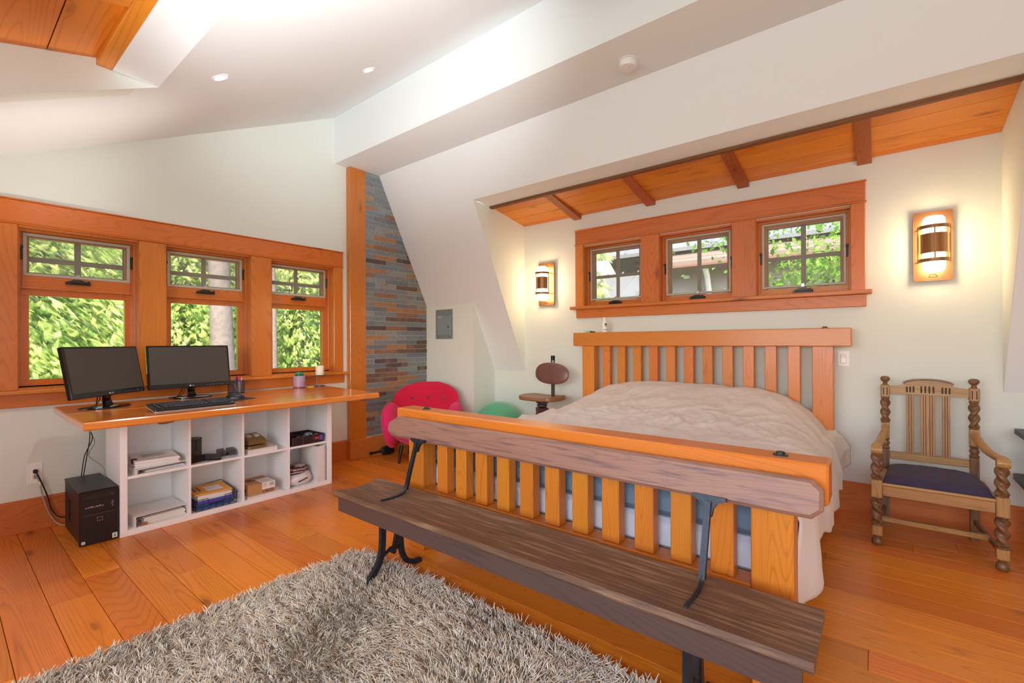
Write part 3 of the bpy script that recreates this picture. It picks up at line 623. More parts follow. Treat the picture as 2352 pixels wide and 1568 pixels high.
# ================================================================ rug: shaggy pile as real strands
RX0, RX1, RY0, RY1 = -2.47, .15, -.95, 1.63
def rrect(x0, y0, x1, y1, r, n=8):
    out = []
    for cx, cy, a in ((x1-r, y0+r, -PI/2), (x1-r, y1-r, 0), (x0+r, y1-r, PI/2), (x0+r, y0+r, PI)):
        for i in range(n+1): out.append((cx+r*math.cos(a+PI/2*i/n), cy+r*math.sin(a+PI/2*i/n)))
    return out
rug = thing('rug', 'thick shaggy beige and grey rug on the plank floor', 'rug', (-1.2, .35, 0))
obj('backing', MB().prism(rrect(RX0+.01, RY0, RX1, RY1-.01, .1), 'z', .001, .012), pmat('rug_back', lin(140, 130, 118), 1), rug)
def pile(x0, x1, y0, y1, n, seed, name, rad=.0016):
    g = np.random.default_rng(seed); x = g.uniform(x0, x1, n); y = g.uniform(y0, y1, n)
    r = .12; ix = np.clip(x, RX0+r, RX1-r); iy = np.clip(y, RY0+r, RY1-r); k = np.hypot(x-ix, y-iy) < r; x, y = x[k], y[k]; n = len(x)
    # tufts lean together: low-frequency swirl plus tuft jitter
    cell = np.floor(x/.03)*12.9898+np.floor(y/.03)*78.233; jit = np.modf(np.sin(cell)*43758.5)[0]
    th = 2.4+1.6*np.sin(x*3.1+1.3*np.sin(y*2.3))+1.3*np.sin(y*4.2+x*1.7)+jit*1.9+g.normal(0, .5, n)
    lean = np.clip(.55+.25*np.sin(x*7+y*5)+.25*jit+g.normal(0, .15, n), .1, 1.0); ln = g.uniform(.032, .055, n)*(1-.25*np.abs(jit))
    dx, dy = np.cos(th)*np.sin(lean), np.sin(th)*np.sin(lean); dz = np.cos(lean)
    nseg = 2; wob = g.normal(0, .18, (n, 2)); V = np.zeros((n, (nseg+1)*3, 3))
    side = np.stack([-np.sin(th), np.cos(th)], 1)
    for s in range(nseg+1):
        f = s/nseg; px = x+dx*ln*f*(1+.35*f)+wob[:, 0]*ln*f*f; py = y+dy*ln*f*(1+.35*f)+wob[:, 1]*ln*f*f; pz = .008+dz*ln*f*(1-.22*f)+.004*np.sin(x*9)*f
        rr = rad*(1, 1.3, .6)[s]*(1+.3*jit)
        for q in range(3):
            a = 2*PI*q/3
            V[:, s*3+q, 0] = px+side[:, 0]*np.cos(a)*rr+dx*np.sin(a)*rr*.3; V[:, s*3+q, 1] = py+side[:, 1]*np.cos(a)*rr+dy*np.sin(a)*rr*.3; V[:, s*3+q, 2] = pz+np.sin(a)*rr*.9
    V[:, :, 2] = np.maximum(V[:, :, 2], .003)
    fq = np.array([[s*3+q, s*3+(q+1) % 3, s*3+3+(q+1) % 3, s*3+3+q] for s in range(nseg) for q in range(3)])
    nv = (nseg+1)*3; F = (fq[None]+(np.arange(n)*nv)[:, None, None]).reshape(-1, 4)
    me = bpy.data.meshes.new(name); off = chain_loc(rug); Vf = (V.reshape(-1, 3)-np.array(off)).astype(np.float32)
    me.vertices.add(len(Vf)); me.vertices.foreach_set('co', Vf.ravel()); me.loops.add(F.size); me.loops.foreach_set('vertex_index', F.ravel().astype(np.int32))
    me.polygons.add(len(F)); me.polygons.foreach_set('loop_start', np.arange(0, F.size, 4, dtype=np.int32)); me.polygons.foreach_set('loop_total', np.full(len(F), 4, dtype=np.int32))
    at = me.attributes.new('strand', 'FLOAT', 'POINT'); at.data.foreach_set('value', np.repeat(g.uniform(0, 1, n), nv).astype(np.float32))
    me.update(); me.validate(); o = bpy.data.objects.new(name, me); COL.objects.link(o); o.parent = rug; o['kind'] = 'stuff'; return o
def rugmat():
    m, N, L, b = newmat('rug_pile'); a = N.new('ShaderNodeAttribute'); a.attribute_name = 'strand'
    cr = N.new('ShaderNodeValToRGB'); e = cr.color_ramp.elements
    pal = [(0, (164, 152, 134)), (.3, (204, 196, 180)), (.55, (222, 218, 206)), (.75, (186, 186, 184)), (.9, (214, 192, 160)), (1, (156, 160, 166))]
    while len(e) < len(pal): e.new(.5)
    for q, (p, c) in zip(e, pal): q.position = p; q.color = lin(*c)
    L.new(a.outputs['Fac'], cr.inputs[0])
    tc = N.new('ShaderNodeTexCoord'); nz = N.new('ShaderNodeTexNoise'); nz.inputs['Scale'].default_value = 2.6; nz.inputs['Detail'].default_value = 3; L.new(tc.outputs['Object'], nz.inputs['Vector'])
    hs = N.new('ShaderNodeHueSaturation'); L.new(cr.outputs[0], hs.inputs['Color']); ma = N.new('ShaderNodeMath'); ma.operation = 'MULTIPLY_ADD'; ma.inputs[1].default_value = .8; ma.inputs[2].default_value = .76; L.new(nz.outputs['Fac'], ma.inputs[0]); L.new(ma.outputs[0], hs.inputs['Value'])
    L.new(hs.outputs[0], b.inputs['Base Color']); b.inputs['Roughness'].default_value = .9; b.inputs['Sheen Weight'].default_value = .2; return m
p = pile(RX0, -.45, .15, RY1, 44000, 3, 'pile', .002); p.data.materials.append(rugmat())
p2 = pile(RX0, RX1, RY0, .15, 6500, 4, 'pile', .0036); p2.data.materials.append(p.data.materials[0])
p2 = pile(-.45, RX1, .15, RY1, 4500, 5, 'pile', .0032); p2.data.materials.append(p.data.materials[0])
# ================================================================ desk and shelf unit
DZ = .84
dk = thing('worktop', 'thick orange fir slab worktop lying on the white cube shelves', 'desk', (-3.9, 1.45, .795))
fr = [(-3.357, .508), (-3.352, 2.382)]; mid0, mid1 = (-3.86, .505), (-3.86, 2.415); bk0, bk1 = (-4.40, .515), (-4.40, 2.46)
def plank(poly): 
    m = MB(); n = len(poly); b = .006; cx = sum(p[0] for p in poly)/n; cy = sum(p[1] for p in poly)/n
    inn = [(p[0]+(b if p[0] < cx else -b), p[1]+(b if p[1] < cy else -b)) for p in poly]
    V = [(*p, .795+b) for p in poly]+[(*p, DZ-b) for p in poly]+[(*p, DZ) for p in inn]+[(*p, .795) for p in inn]
    F = [tuple(range(2*n, 3*n)), tuple(range(4*n-1, 3*n-1, -1))]
    for i in range(n):
        j = (i+1) % n; F += [(i, j, n+j, n+i), (n+i, n+j, 2*n+j, 2*n+i), (3*n+i, 3*n+j, j, i)]
    return m.add(V, F)
obj('plank', plank([(-3.355, .508), (-3.352, 2.385), (-3.859, 2.418), (-3.859, .508)]), deskw('y'), dk)
obj('plank', plank([(-3.8595, .508), (-3.8595, 2.418), (-4.40, 2.452), (-4.40, .517)]), deskw('y'), dk)
m = MB()
for y in (.89, 2.29):
    b = MB().box(-3.43, y-.04, .783, -3.40, y+.04, .795, b=.002); b.box(-3.44, y-.03, .776, -3.425, y+.03, .79, b=.002); b.lathe([(.006, -.012), (.006, .012)], 8, (-3.42, y, .781), 'y'); obj('bracket', b, pmat('brushed_steel', lin(130, 122, 108), .35, metal=.8), dk)
sx0, sx1 = -4.27, -3.88
un = thing('shelf_unit', 'white eight-cube open shelf unit carrying the slab worktop', 'shelf', (-4.075, 1.51, 0))
for a, b in ((.765, .804), (2.213, 2.253)): obj('side_panel', MB().box(sx0, a, 0, sx1, b, .795, b=.0015), WHITE, un)
obj('top_panel', MB().box(sx0, .804, .757, sx1, 2.213, .795, b=.001), WHITE, un); obj('bottom_panel', MB().box(sx0, .804, 0, sx1, 2.213, .038, b=.001), WHITE, un)
CY = [(.804, 1.147), (1.163, 1.501), (1.519, 1.856), (1.874, 2.213)]
for k in range(3): obj('divider', MB().box(sx0, CY[k][1], .038, sx1-.001, CY[k+1][0], .757), WHITE, un)
obj('back_panel', MB().box(sx0-.004, .77, .01, sx0, 2.248, .79), WHITE, un)
for a, b in CY: obj('shelf', MB().box(sx0, a, .373, sx1-.001, b, .390), WHITE, un)
S1, S0 = .390, .038
PRINT = pmat('print_grey', lin(120, 118, 122), .7); DKP = pmat('print_dark', lin(54, 52, 60), .7); BINDER = pmat('binder_white', lin(232, 230, 228), .45); RINGM = pmat('ring_steel', lin(170, 165, 160), .3, metal=.8)
def binder(label, x, y, z, w, d, h, rz, pages=.7, mat=BINDER):
    """ring binder lying flat: spine on the west side of its own frame, opening to the front"""
    t = thing('ring_binder', label, 'binder', (x, y, z), rz)
    c = MB().box(-w/2, -d/2, 0, w/2, d/2, .004); c.box(-w/2, -d/2, h-.004, w/2, d/2, h); c.box(-w/2, -d/2, .004, w/2, -d/2+.004, h-.004); obj('cover', c, mat, t, local=True)
    n = 6; b = MB()
    for k in range(n): zz = .006+(h-.014)*pages*k/n; b.box(-w/2+.008, -d/2+.05+.002*(k % 3), zz, w/2-.006-.003*(k % 2), d/2-.012-.004*(k % 3), zz+(h-.014)*pages/n*.85)
    obj('pages', b, PAPER, t, local=True)
    b = MB()
    for xx in (w/2-.03, 0, -w/2+.03): b.tube([(xx+.001*i, -d/2+.032+.018*math.cos(a), h/2+min(.016, h*.35)*math.sin(a)) for i, a in enumerate(np.linspace(0, 2*PI, 14))], .0022, 6)
    b.box(-w/2+.02, -d/2+.012, h/2-.004, w/2-.02, -d/2+.022, h/2+.004); obj('rings', b, RINGM, t, local=True); return t
# upper left cube: open binder below, paper stack with a clip above
t = binder('white open ring binder under the papers in the upper left cube', -4.03, .985, S1, .27, .30, .035, .12, .5)
t = thing('paper_stack', 'thick clipped stack of printed papers in the upper left cube', 'papers', (-4.04, .985, S1+.036), -.10)
for k in range(5):
    o = obj('sheets', MB().box(-.14+.003*(k % 3), -.125+.005*(k % 2), .0095*k, .135-.004*(k % 2), .13-.006*(k % 3), .0095*k+.0085), PAPER, t, local=True)
m = MB()
for k in range(4): m.box(-.08+.03*k, -.07, .0472, -.072+.03*k, .075-.02*(k % 2), .0476)
m.box(.09, -.06, .0472, .094, .10, .0476); obj('print_lines', m, PRINT, t, local=True, kind='stuff')
m = MB(); m.box(.03, -.132, .02, .075, -.10, .05, b=.004); obj('binder_clip', m, DKP, t, local=True)
# lower left cube
t = binder('white ring binder with lettered cover lying in the lower left cube', -4.03, .985, S0, .27, .31, .075, .10, .72)
m = MB()
for r_, n, x in ((0, 9, .03), (1, 7, .06), (2, 6, .0)):
    for k in range(n): m.box(x-.006, -.07+.022*k, .0752, x+.004, -.07+.022*k+.015-.004*((k*7) % 3), .0754)
obj('cover_print', m, pmat('faint_print', lin(196, 192, 188), .6), t, local=True, kind='stuff')
obj('rod', MB().tube([(.125, -.12, .012), (.131, -.09, .016)], .011, 8), pmat('copper', lin(170, 110, 80), .4), t, local=True)
# second column: pen pots, staplers / wire tray with envelopes
MESH = veil('black_wire_mesh', lin(24, 24, 26), .62)
t = thing('mesh_pot', 'round black wire-mesh pen pot in the second upper cube', 'pot', (-4.10, 1.245, S1))
m = MB().lathe([(.052, 0), (.052, .15)], 28); m.f = m.f[:-2]; obj('mesh_wall', m, MESH, t, local=True, smooth=60)
m = MB()
for z in (.004, .15): m.tube([(.052*math.cos(a), .052*math.sin(a), z) for a in np.linspace(0, 2*PI, 29)], .003, 6)
m.tube([(0.05, 0, .01), (.05, 0, .15)], .002, 5); m.tube([(-.05, 0, .148), (.05, 0, .148)], .002, 5); obj('rim', m, BLACK, t, local=True); obj('pot_base', MB().lathe([(.051, 0), (.051, .003)], 24), BLACK, t, local=True)
t = thing('tape_dispenser', 'glossy black tape dispenser beside the mesh pot', 'dispenser', (-3.965, 1.235, S1), .25)
m = MB().prism([(-.075, 0), (.075, 0), (.078, .014), (.05, .022), (.02, .05), (-.03, .055), (-.065, .03), (-.075, .012)], 'x', -.025, .025); obj('body', m, BLACK, t, local=True)
obj('tape_roll', MB().lathe([(.028, -.012), (.028, .012)], 22, (0, -.012, .052), 'x'), pmat('tape', lin(70, 62, 56), .3), t, local=True)
obj('cutter', MB().box(-.014, .06, .014, .014, .075, .026), pmat('brushed_steel', lin(130, 122, 108), .35), t, local=True)
t = thing('desk_stapler', 'black stapler lying in front of the mesh pot', 'stapler', (-3.935, 1.315, S1), .9)
obj('base', MB().box(-.06, -.018, 0, .06, .018, .009, b=.004), BLACK, t, local=True); m = MB().prism([(-.06, .010), (.06, .020), (.06, .032), (.02, .045), (-.055, .048), (-.065, .03)], 'y', -.014, .014); obj('arm', m, BLACK, t, local=True)
GUN = pmat('gunmetal', lin(92, 96, 102), .35, metal=.5)
t = thing('hole_punch', 'grey two-part hole punch on the second upper shelf', 'hole punch', (-3.985, 1.425, S1), -.15)
obj('base', MB().prism(rrect(-.065, -.055, .065, .055, .02, 5), 'z', 0, .014), pmat('grey_rubber', lin(150, 156, 160), .5), t, local=True)
for y in (-.032, .032): m = MB().prism([(-.05, .014), (.05, .014), (.055, .03), (.03, .05), (-.035, .058), (-.058, .04)], 'y', y-.022, y+.022); obj('lever', m, GUN, t, local=True)
obj('pins', MB().box(.02, -.05, .016, .045, .05, .03, b=.006), BLACK, t, local=True)
t = thing('wire_tray', 'black wire letter tray in the second lower cube', 'tray', (-4.045, 1.33, S0))
m = MB(); x0, x1, y0, y1 = -.17, .15, -.135, .135
for z, mgn in ((.004, 0), (.035, .004), (.066, .008)):
    if z < .06: m.tube([(x0, y0-mgn, z), (x1+mgn, y0-mgn, z), (x1+mgn, y1+mgn, z), (x0, y1+mgn, z), (x0, y0-mgn, z)], .002, 5)
m.tube([(x1+.008, -.05, .04), (x1+.008, -.06, .085), (x1+.008, y0-.008, .085), (x0, y0-.008, .10), (x0, y1+.008, .12), (x1+.008, y1+.008, .085), (x1+.008, .055, .085), (x1+.008, .04, .04), (x1+.006, -.05, .04)], .0024, 5)
for k in range(7):
    yy = y0+(y1-y0)*k/6; m.tube([(x0, yy, .004), (x1, yy, .004), (x1+.006, yy, .085 if abs(yy) > .055 else .04)], .0016, 4)
for k in range(7):
    xx = x0+(x1-x0)*k/6
    for s in (y0, y1): m.tube([(xx, s, .004), (xx, s+(.008 if s > 0 else -.008), .09)], .0016, 4)
obj('wires', m, BLACKM, t, local=True)
fo = [((44, 84, 160), 'blue folder low in the wire tray, lowest of the stack', .020), ((70, 130, 120), 'green folder above the lowest blue one in the wire tray', .008), ((60, 70, 150), 'indigo folder between green and violet in the wire tray', .010), ((120, 70, 190), 'violet folder in the middle of the wire tray stack', .008), ((70, 110, 200), 'bright blue folder directly below the white papers in the wire tray', .012)]
z = S0+.007
for k, (c, lb, h) in enumerate(fo):
    t = obj('folder', MB().box(-4.195+.004*(k % 2), 1.203+.003*k, z, -3.915+.006*(k % 2), 1.452-.006*(k % 3), z+h, b=.002), pmat('folder_%d' % k, lin(*c), .5)); tag(t, lb, 'folder'); z += h+.0006
t = thing('paper_bundle', 'bundle of white papers under the yellow envelope in the wire tray', 'papers', (-4.055, 1.33, z))
for k in range(4): obj('sheets', MB().box(-.135, -.115+.004*(k % 2), .009*k, .135-.004*(k % 2), .115-.004*(k % 2), .009*k+.008), PAPER, t, local=True)
z += .037
t = thing('envelope', 'yellow padded envelope with white label on top of the wire tray', 'envelope', (-4.05, 1.33, z), -.06)
obj('envelope_body', MB().box(-.145, -.125, 0, .138, .125, .012, b=.005), pmat('manila', lin(236, 176, 84), .65, var=.06), t, local=True)
obj('address_label', MB().box(-.06, -.03, .0122, .085, .075, .0126), PAPER, t, local=True)
m = MB()
for r_ in range(2):
    for k in range(5): m.box(.0-.028*k+.09-.06, -.108+.03*r_, .0122, .018-.028*k+.09-.06, -.088+.03*r_, .0125)
obj('stamped_print', m, DKP, t, local=True, kind='stuff')
# third column
t = thing('paper_ream', 'stack of blank white paper under the gold hole punch', 'papers', (-4.02, 1.66, S1), .05)
for k in range(3): obj('sheets', MB().box(-.13, -.11, .011*k, .13, .11, .011*k+.0104), PAPER, t, local=True)
GOLD = pmat('khaki_gold', lin(150, 132, 84), .35, metal=.55)
t = thing('gold_hole_punch', 'large khaki-gold metal hole punch on the white paper', 'hole punch', (-4.01, 1.63, S1+.034), .05)
obj('base', MB().prism(rrect(-.10, -.075, .095, .075, .02, 5), 'z', 0, .022), GOLD, t, local=True, smooth=30)
m = MB().prism([(-.10, .022), (.085, .030), (.092, .05), (.075, .066), (-.08, .098), (-.11, .08)], 'y', -.07, .07); obj('lever', m, GOLD, t, local=True)
m = MB()
for y in (-.03, .03): m.box(-.035, y-.016, .078, .01, y+.016, .092)
m.xf(Matrix.Rotation(math.radians(10), 4, 'Y')); m.xf(Matrix.Translation((-.005, 0, .0035))); obj('window_plate', m, pmat('pale_plate', lin(220, 216, 196), .5), t, local=True, kind='stuff')
t = thing('paper_pad', 'thin white papers lying under the cardboard box', 'papers', (-4.01, 1.68, S0), .04)
for k in range(2): obj('sheets', MB().box(-.12, -.13, .009*k, .125+.004*k, .125, .009*k+.008), PAPER, t, local=True)
CARD = pmat('cardboard', lin(190, 142, 96), .75, var=.06, vscale=20)
t = thing('cardboard_box', 'small brown cardboard box with a printed word and white label', 'box', (-4.01, 1.655, S0+.018), .03)
obj('carton', MB().box(-.11, -.105, 0, .11, .105, .085, b=.001), CARD, t, local=True); obj('shipping_label', MB().add([(.1103, .0, .03), (.1103, .104, .03), (.1103, .104, .084), (.1103, .0, .084), (.11, 0, .0853), (.11, .104, .0853), (-.03, .104, .0853), (-.03, 0, .0853)], [(0, 1, 2, 3), (4, 5, 6, 7)]), PAPER, t, local=True)
m = MB()
for k in range(8): m.box(.1104, .06+.0045*k, .05, .1107, .062+.0045*k, .075)
for k in range(4): m.box(.1104, .008, .075-.008*k, .1107, .04-.006*(k % 2), .077-.008*k)
for k in range(4): m.box(.07-.03*k, .012, .0855, .075-.03*k, .09-.014*(k % 2), .0857)
obj('label_print', m, PRINT, t, local=True, kind='stuff')
BLK = pmat('ink_black', lin(30, 26, 24), .7)
text('lettering', 'CISCO', .030, BLK, t, Matrix.Translation((.1112, .045, .014)) @ Matrix.Rotation(PI/2, 4, 'Z') @ Matrix.Rotation(PI/2, 4, 'X'))
m = MB()
for k in range(4): m.box(-.09+.045*k, -.1056, .025, -.07+.045*k, -.1051, .05)
m.box(-.02, -.06, .0855, .0, .0, .0857); m.box(-.05, -.07, .0855, -.03, -.02, .0857); obj('carton_print', m, BLK, t, local=True, kind='stuff')
# fourth column
t = thing('organizer_tray', 'dark brown divided organizer tray in the upper right cube', 'organizer', (-4.01, 2.035, S1), .02)
OC = pmat('dark_brown_leather', lin(48, 36, 40), .45); m = MB(); w, d, h = .15, .145, .072
m.box(-w, -d, 0, w-.03, d, .004)
for a in ((-w, -d, -w+.004, d), (w-.034, -d, w-.03, d), (-w, -d, w-.03, -d+.004), (-w, d-.004, w-.03, d)): m.box(a[0], a[1], .004, a[2], a[3], h)
obj('tray', m, OC, t, local=True); m = MB()
for yy in (-.045, .05): m.box(-w+.004, yy-.002, .004, w-.034, yy+.002, h-.004)
m.box(-.02, -d+.004, .004, -.016, d-.004, h-.004); obj('divider', m, OC, t, local=True)
m = MB()
for yy in (-d+.01, -.045, .05): m.box(w-.0302, yy-.0012, .002, w-.0294, yy+.0012, h)
obj('seam', m, pmat('seam_grey', lin(120, 112, 116), .5), t, local=True, kind='stuff')
obj('red_label', MB().box(w-.0302, .062, .03, w-.0294, .098, .05), pmat('label_red', lin(200, 60, 80), .5), t, local=True); obj('violet_label', MB().box(w-.0302, .104, .018, w-.0294, .138, .062), pmat('label_violet', lin(110, 84, 180), .5), t, local=True)
for nm, lb, cat, y, c, r in (('eraser', 'beige block in the middle bay of the organizer tray', 'block', 1.99, (206, 180, 140), (.02, .026, .012)), ('blue_trinket', 'small blue object in the organizer tray beside the beige block', 'trinket', 2.035, (90, 120, 180), (.018, .018, .014)), ('tape_reel', 'grey plastic tape reel in the right bay of the organizer tray', 'reel', 2.10, (130, 136, 150), (.04, .03, .02)), ('red_trinket', 'small bright red object in the right bay of the organizer tray', 'trinket', 2.145, (220, 50, 60), (.016, .016, .016))):
    o = obj(nm, MB().ell((-3.955 if nm != 'tape_reel' else -4.0, y, S1+.038+r[2]*1.0), r, 14, 8, .7), pmat(nm, lin(*c), .5), smooth=60); tag(o, lb, cat)
    bx_ = obj('note_block', MB().box(-3.98 if nm != 'tape_reel' else -4.03, y-.018, S1+.0042, -3.935 if nm != 'tape_reel' else -3.985, y+.018, S1+.0385), pmat('note_'+nm, lin(70, 60, 64), .7)); tag(bx_, 'dark filler card standing under the %s in the organizer tray' % {'eraser': 'beige block', 'blue_trinket': 'blue object', 'tape_reel': 'grey reel', 'red_trinket': 'red object'}[nm], 'card')
t = thing('standing_binder', 'white binder standing upright in the lower right cube', 'binder', (-4.03, 2.155, S0))
m = MB().box(-.145, -.038, 0, .147, -.034, .315); m.box(-.145, .034, 0, .147, .038, .315); m.box(.143, -.034, 0, .147, .034, .315); obj('cover', m, BINDER, t, local=True)
obj('pages', MB().box(-.13, -.03, .008, .10, .02, .30), PAPER, t, local=True); obj('spine_hinge', MB().box(.1472, .031, .004, .1478, .0335, .311), PRINT, t, local=True)
# carrier bag with a wool hat on it
m = MB().ell((0, 0, .055), (.105, .115, .056), 28, 16, .75); m.v = [(x*(1+.10*F3(x*12, y*12, z*20)), y*(1+.12*F3(y*10, z*25, x*9)), max(0, z+.014*F3(x*22, y*22, 3)*(1 if z > .03 else 0))) for x, y, z in m.v]
t = thing('carrier_bag', 'crumpled white plastic bag in the lower right cube', 'bag', (-3.995, 1.985, S0)); obj('bag_body', m, pmat('bag_white', lin(232, 230, 232), .35), t, local=True, smooth=60)
m = MB().prism([(-.03, .038), (.045, .058), (.047, .067), (-.03, .046)], 'x', .096, .1055); obj('bag_print', m, BLACKM, t, local=True)
m = MB().ell((0, 0, .05), (.10, .10, .035), 28, 14, .8); m.v = [(x, y, z+.008*F3(x*30, y*30, 2)) for x, y, z in m.v]; m.xf(Matrix.Translation((-4.0, 1.975, S0+.078)) @ Matrix.Rotation(.15, 4, 'X'))
def hatmat():
    m, N, L, b = newmat('knit_hat'); tc = N.new('ShaderNodeTexCoord'); w = N.new('ShaderNodeTexWave'); w.inputs['Scale'].default_value = 14; w.inputs['Distortion'].default_value = 3; w.inputs['Detail Scale'].default_value = 4; w.bands_direction = 'Z'; L.new(tc.outputs['Object'], w.inputs[0])
    c = N.new('ShaderNodeValToRGB'); e = c.color_ramp.elements; e[0].color = lin(60, 60, 62); e[1].color = lin(200, 196, 196); e.new(.45).color = lin(84, 84, 86); e.new(.62).color = lin(170, 60, 64); L.new(w.outputs['Fac'], c.inputs[0]); L.new(c.outputs[0], b.inputs['Base Color']); b.inputs['Roughness'].default_value = .95; return m
o = obj('knit_hat', m, hatmat(), smooth=60); tag(o, 'folded grey knit hat with a red band lying on the white bag', 'hat')
# ================================================================ things on the worktop
SCR = pmat('screen_glass', lin(52, 50, 48), .42, spec=.8); GLOSS = pmat('gloss_black', lin(14, 14, 17), .12, spec=.6)
LOGO = pmat('logo_silver', lin(200, 200, 205), .3)
def monitor(lb, x, y, z, yaw, tilt, bx, by):
    t = thing('monitor', lb, 'monitor', (bx, by, DZ), yaw)
    W2, H = .28, .33
    o = Vector((x, y, z))-Vector((bx, by, DZ)); o = Matrix.Rotation(-yaw, 3, 'Z') @ o
    M = Matrix.Translation(o) @ Matrix.Rotation(-tilt, 4, 'Y')          # local: +x faces the viewer, +y to the viewer's right
    m = MB().box(-.03, -W2, 0, 0, W2, H, b=.004); m.prism([(-.20, .05), (.20, .05), (.16, .26), (-.16, .26)], 'x', -.055, -.02); m.xf(M); hs = obj('housing', m, GLOSS, t, local=True)
    m = MB().box(-.001, -W2+.014, .034, .0012, W2-.014, H-.013); m.xf(M); obj('screen', m, SCR, t, local=True)
    m = MB().prism([(math.cos(a)*.0055, math.sin(a)*.0055) for a in np.linspace(0, 2*PI, 17)[:-1]], 'x', .0004, .001); m.xf(M @ Matrix.Translation((0, -.013, .015))); obj('logo', m, LOGO, t, local=True)
    text('logo_lettering', 'LG', .013, LOGO, t, M @ Matrix.Translation((.0012, .006, .015)) @ Matrix.Rotation(PI/2, 4, 'Z') @ Matrix.Rotation(PI/2, 4, 'X'))
    m = MB()
    for k in range(6): m.box(.0002, .10+.022*k, .012, .0008, .112+.022*k, .0145)
    m.box(.0002, .245, .011, .001, .25, .016); m.xf(M); obj('button_print', m, PRINT, t, local=True, kind='stuff')
    m = MB().lathe([(.11, 0), (.118, .004), (.118, .009), (.108, .013)], 40, sx=.80, sy=1.15); obj('stand_base', m, GLOSS, t, local=True, smooth=30)
    nk = MB().tube([(o.x*.3-.015, o.y*.25, .008), (o.x*.6-.03, o.y*.6, .05), (o.x-.035, o.y, .11)], [(.04, .016), (.034, .014), (.034, .014)], 4, flat=(1, 0, 0)); obj('neck', nk, GLOSS, t, local=True)
    cb = MB().tube(spline([(o.x-.04, o.y-.04, o.z+.06), (o.x-.05, o.y-.06, .05), (o.x-.02, o.y-.10, .02), (-.09, -.13, .004)], 6), .0035, 6); cb.tube(spline([(o.x-.04, o.y-.02, o.z+.05), (o.x-.06, o.y-.05, .03), (-.10, -.11, .004)], 6), .003, 6); obj('cable', cb, BLACKM, t, local=True)
monitor('black computer monitor on the desk, left one, turned toward the room', -4.005, .75, .926, .669, .202, -4.09, .752)
monitor('black computer monitor on the desk, right one, beside the pen cup', -4.204, 1.27, .925, .047, .16, -4.27, 1.292)
t = thing('keyboard', 'black computer keyboard on the desk in front of the monitors', 'keyboard', (-3.585, 1.082, DZ), .0)
tl = math.atan2(.022, .19); Mk = Matrix.Translation((0, 0, .003)) @ Matrix.Rotation(tl, 4, 'Y')
m = MB().prism(rrect(-.095, -.228, .095, .228, .012, 4), 'z', .0, .016); m.xf(Matrix.Translation((0, 0, .011)) @ Mk); obj('keyboard_case', m, BLACK, t, local=True)
m = MB().prism(rrect(-.099, -.231, .099, .231, .014, 4), 'z', 0, .004); m.xf(Matrix.Translation((0, 0, .0095)) @ Mk); obj('silver_rim', m, pmat('rim_silver', lin(170, 170, 172), .4), t, local=True)
m = MB()
for r_ in range(6):
    xk = -.07+.026*r_
    if r_ == 0: ks = [(-.205+.0215*k, .017) for k in range(20)]
    elif r_ == 5: ks = [(-.205, .024), (-.172, .02), (-.146, .02), (-.12, .11), (-.002, .02), (.024, .02), (.052, .024)]+[(.09+.019*k, .016) for k in range(6)]
    else: ks = [(-.205+.019*k+.004*r_*(k > 0), .0165) for k in range(14)]+[(.09+.019*k, .016) for k in range(7)]
    for yk, wk in ks:
        if yk+wk < .222: m.box(xk-.0085, yk, .016, xk+.0085, yk+wk, .0225, b=.002)
m.xf(Matrix.Translation((0, 0, .011)) @ Mk); obj('keys', m, pmat('key_black', lin(34, 34, 37), .45), t, local=True, kind='stuff')
m = MB().box(-.09, -.2, 0, -.07, -.16, .028); m.box(-.09, .16, 0, -.07, .2, .028); m.box(.08, -.2, 0, .095, .2, .006); obj('feet', m, BLACKM, t, local=True)
t = obj('mouse_pad', MB().prism([(-3.70, 1.35), (-3.80, 1.572), (-4.005, 1.49), (-3.905, 1.268)], 'z', DZ, DZ+.003), pmat('pad_black', lin(40, 40, 43), .8)); tag(t, 'dark square mouse pad on the worktop beside the keyboard', 'mouse pad')
t = thing('mouse', 'black computer mouse on its dark pad', 'mouse', (-3.875, 1.452, DZ+.003), 1.0)
m = MB().ell((0, 0, 0), (.066, .042, .040), 24, 14, .85); m.v = [(x, y, max(0, z)) for x, y, z in m.v]; obj('body', m, BLACK, t, local=True, smooth=60)
m = MB().lathe([(.009, -.003), (.009, .003)], 14, (.03, 0, .030), 'y'); obj('scroll_wheel', m, GUN, t, local=True)
t = thing('pen_cup', 'square black wire-mesh pen cup beside the right monitor', 'cup', (-4.33, 1.632, DZ), .1)
m = MB().box(-.046, -.046, .003, .046, .046, .105); m.f = [f for k, f in enumerate(m.f) if k not in (0, 1)]; obj('mesh_wall', m, veil('grey_wire_mesh', lin(60, 60, 72), .55), t, local=True)
m = MB()
for z in (.003, .105): m.tube([(-.046, -.046, z), (.046, -.046, z), (.046, .046, z), (-.046, .046, z), (-.046, -.046, z)], .003, 5)
for a in (-.046, .046):
    for b in (-.046, .046): m.tube([(a, b, 0), (a, b, .105)], .002, 5)
m.box(-.046, -.046, 0, .046, .046, .003); obj('rim', m, BLACK, t, local=True)
def pen(lb, x, y, c, cap, h=.14, r=.005):
    p = thing('pen', lb, 'pen', (x, y, DZ+.004)); a = Vector((random.uniform(-.09, .09), random.uniform(-.09, .09), 1)).normalized()
    obj('barrel', MB().tube([(0, 0, 0), tuple(a*h*.72)], r, 10), pmat('pen_%d%d%d' % c, lin(*c), .4), p, local=True); obj('cap', MB().tube([tuple(a*h*.7), tuple(a*h)], r*1.25, 10), pmat('pen_%d%d%d' % cap, lin(*cap), .4), p, local=True)
pen('red capped marker standing in the square pen cup', -4.312, 1.652, (230, 228, 226), (214, 36, 60), .145, .009)
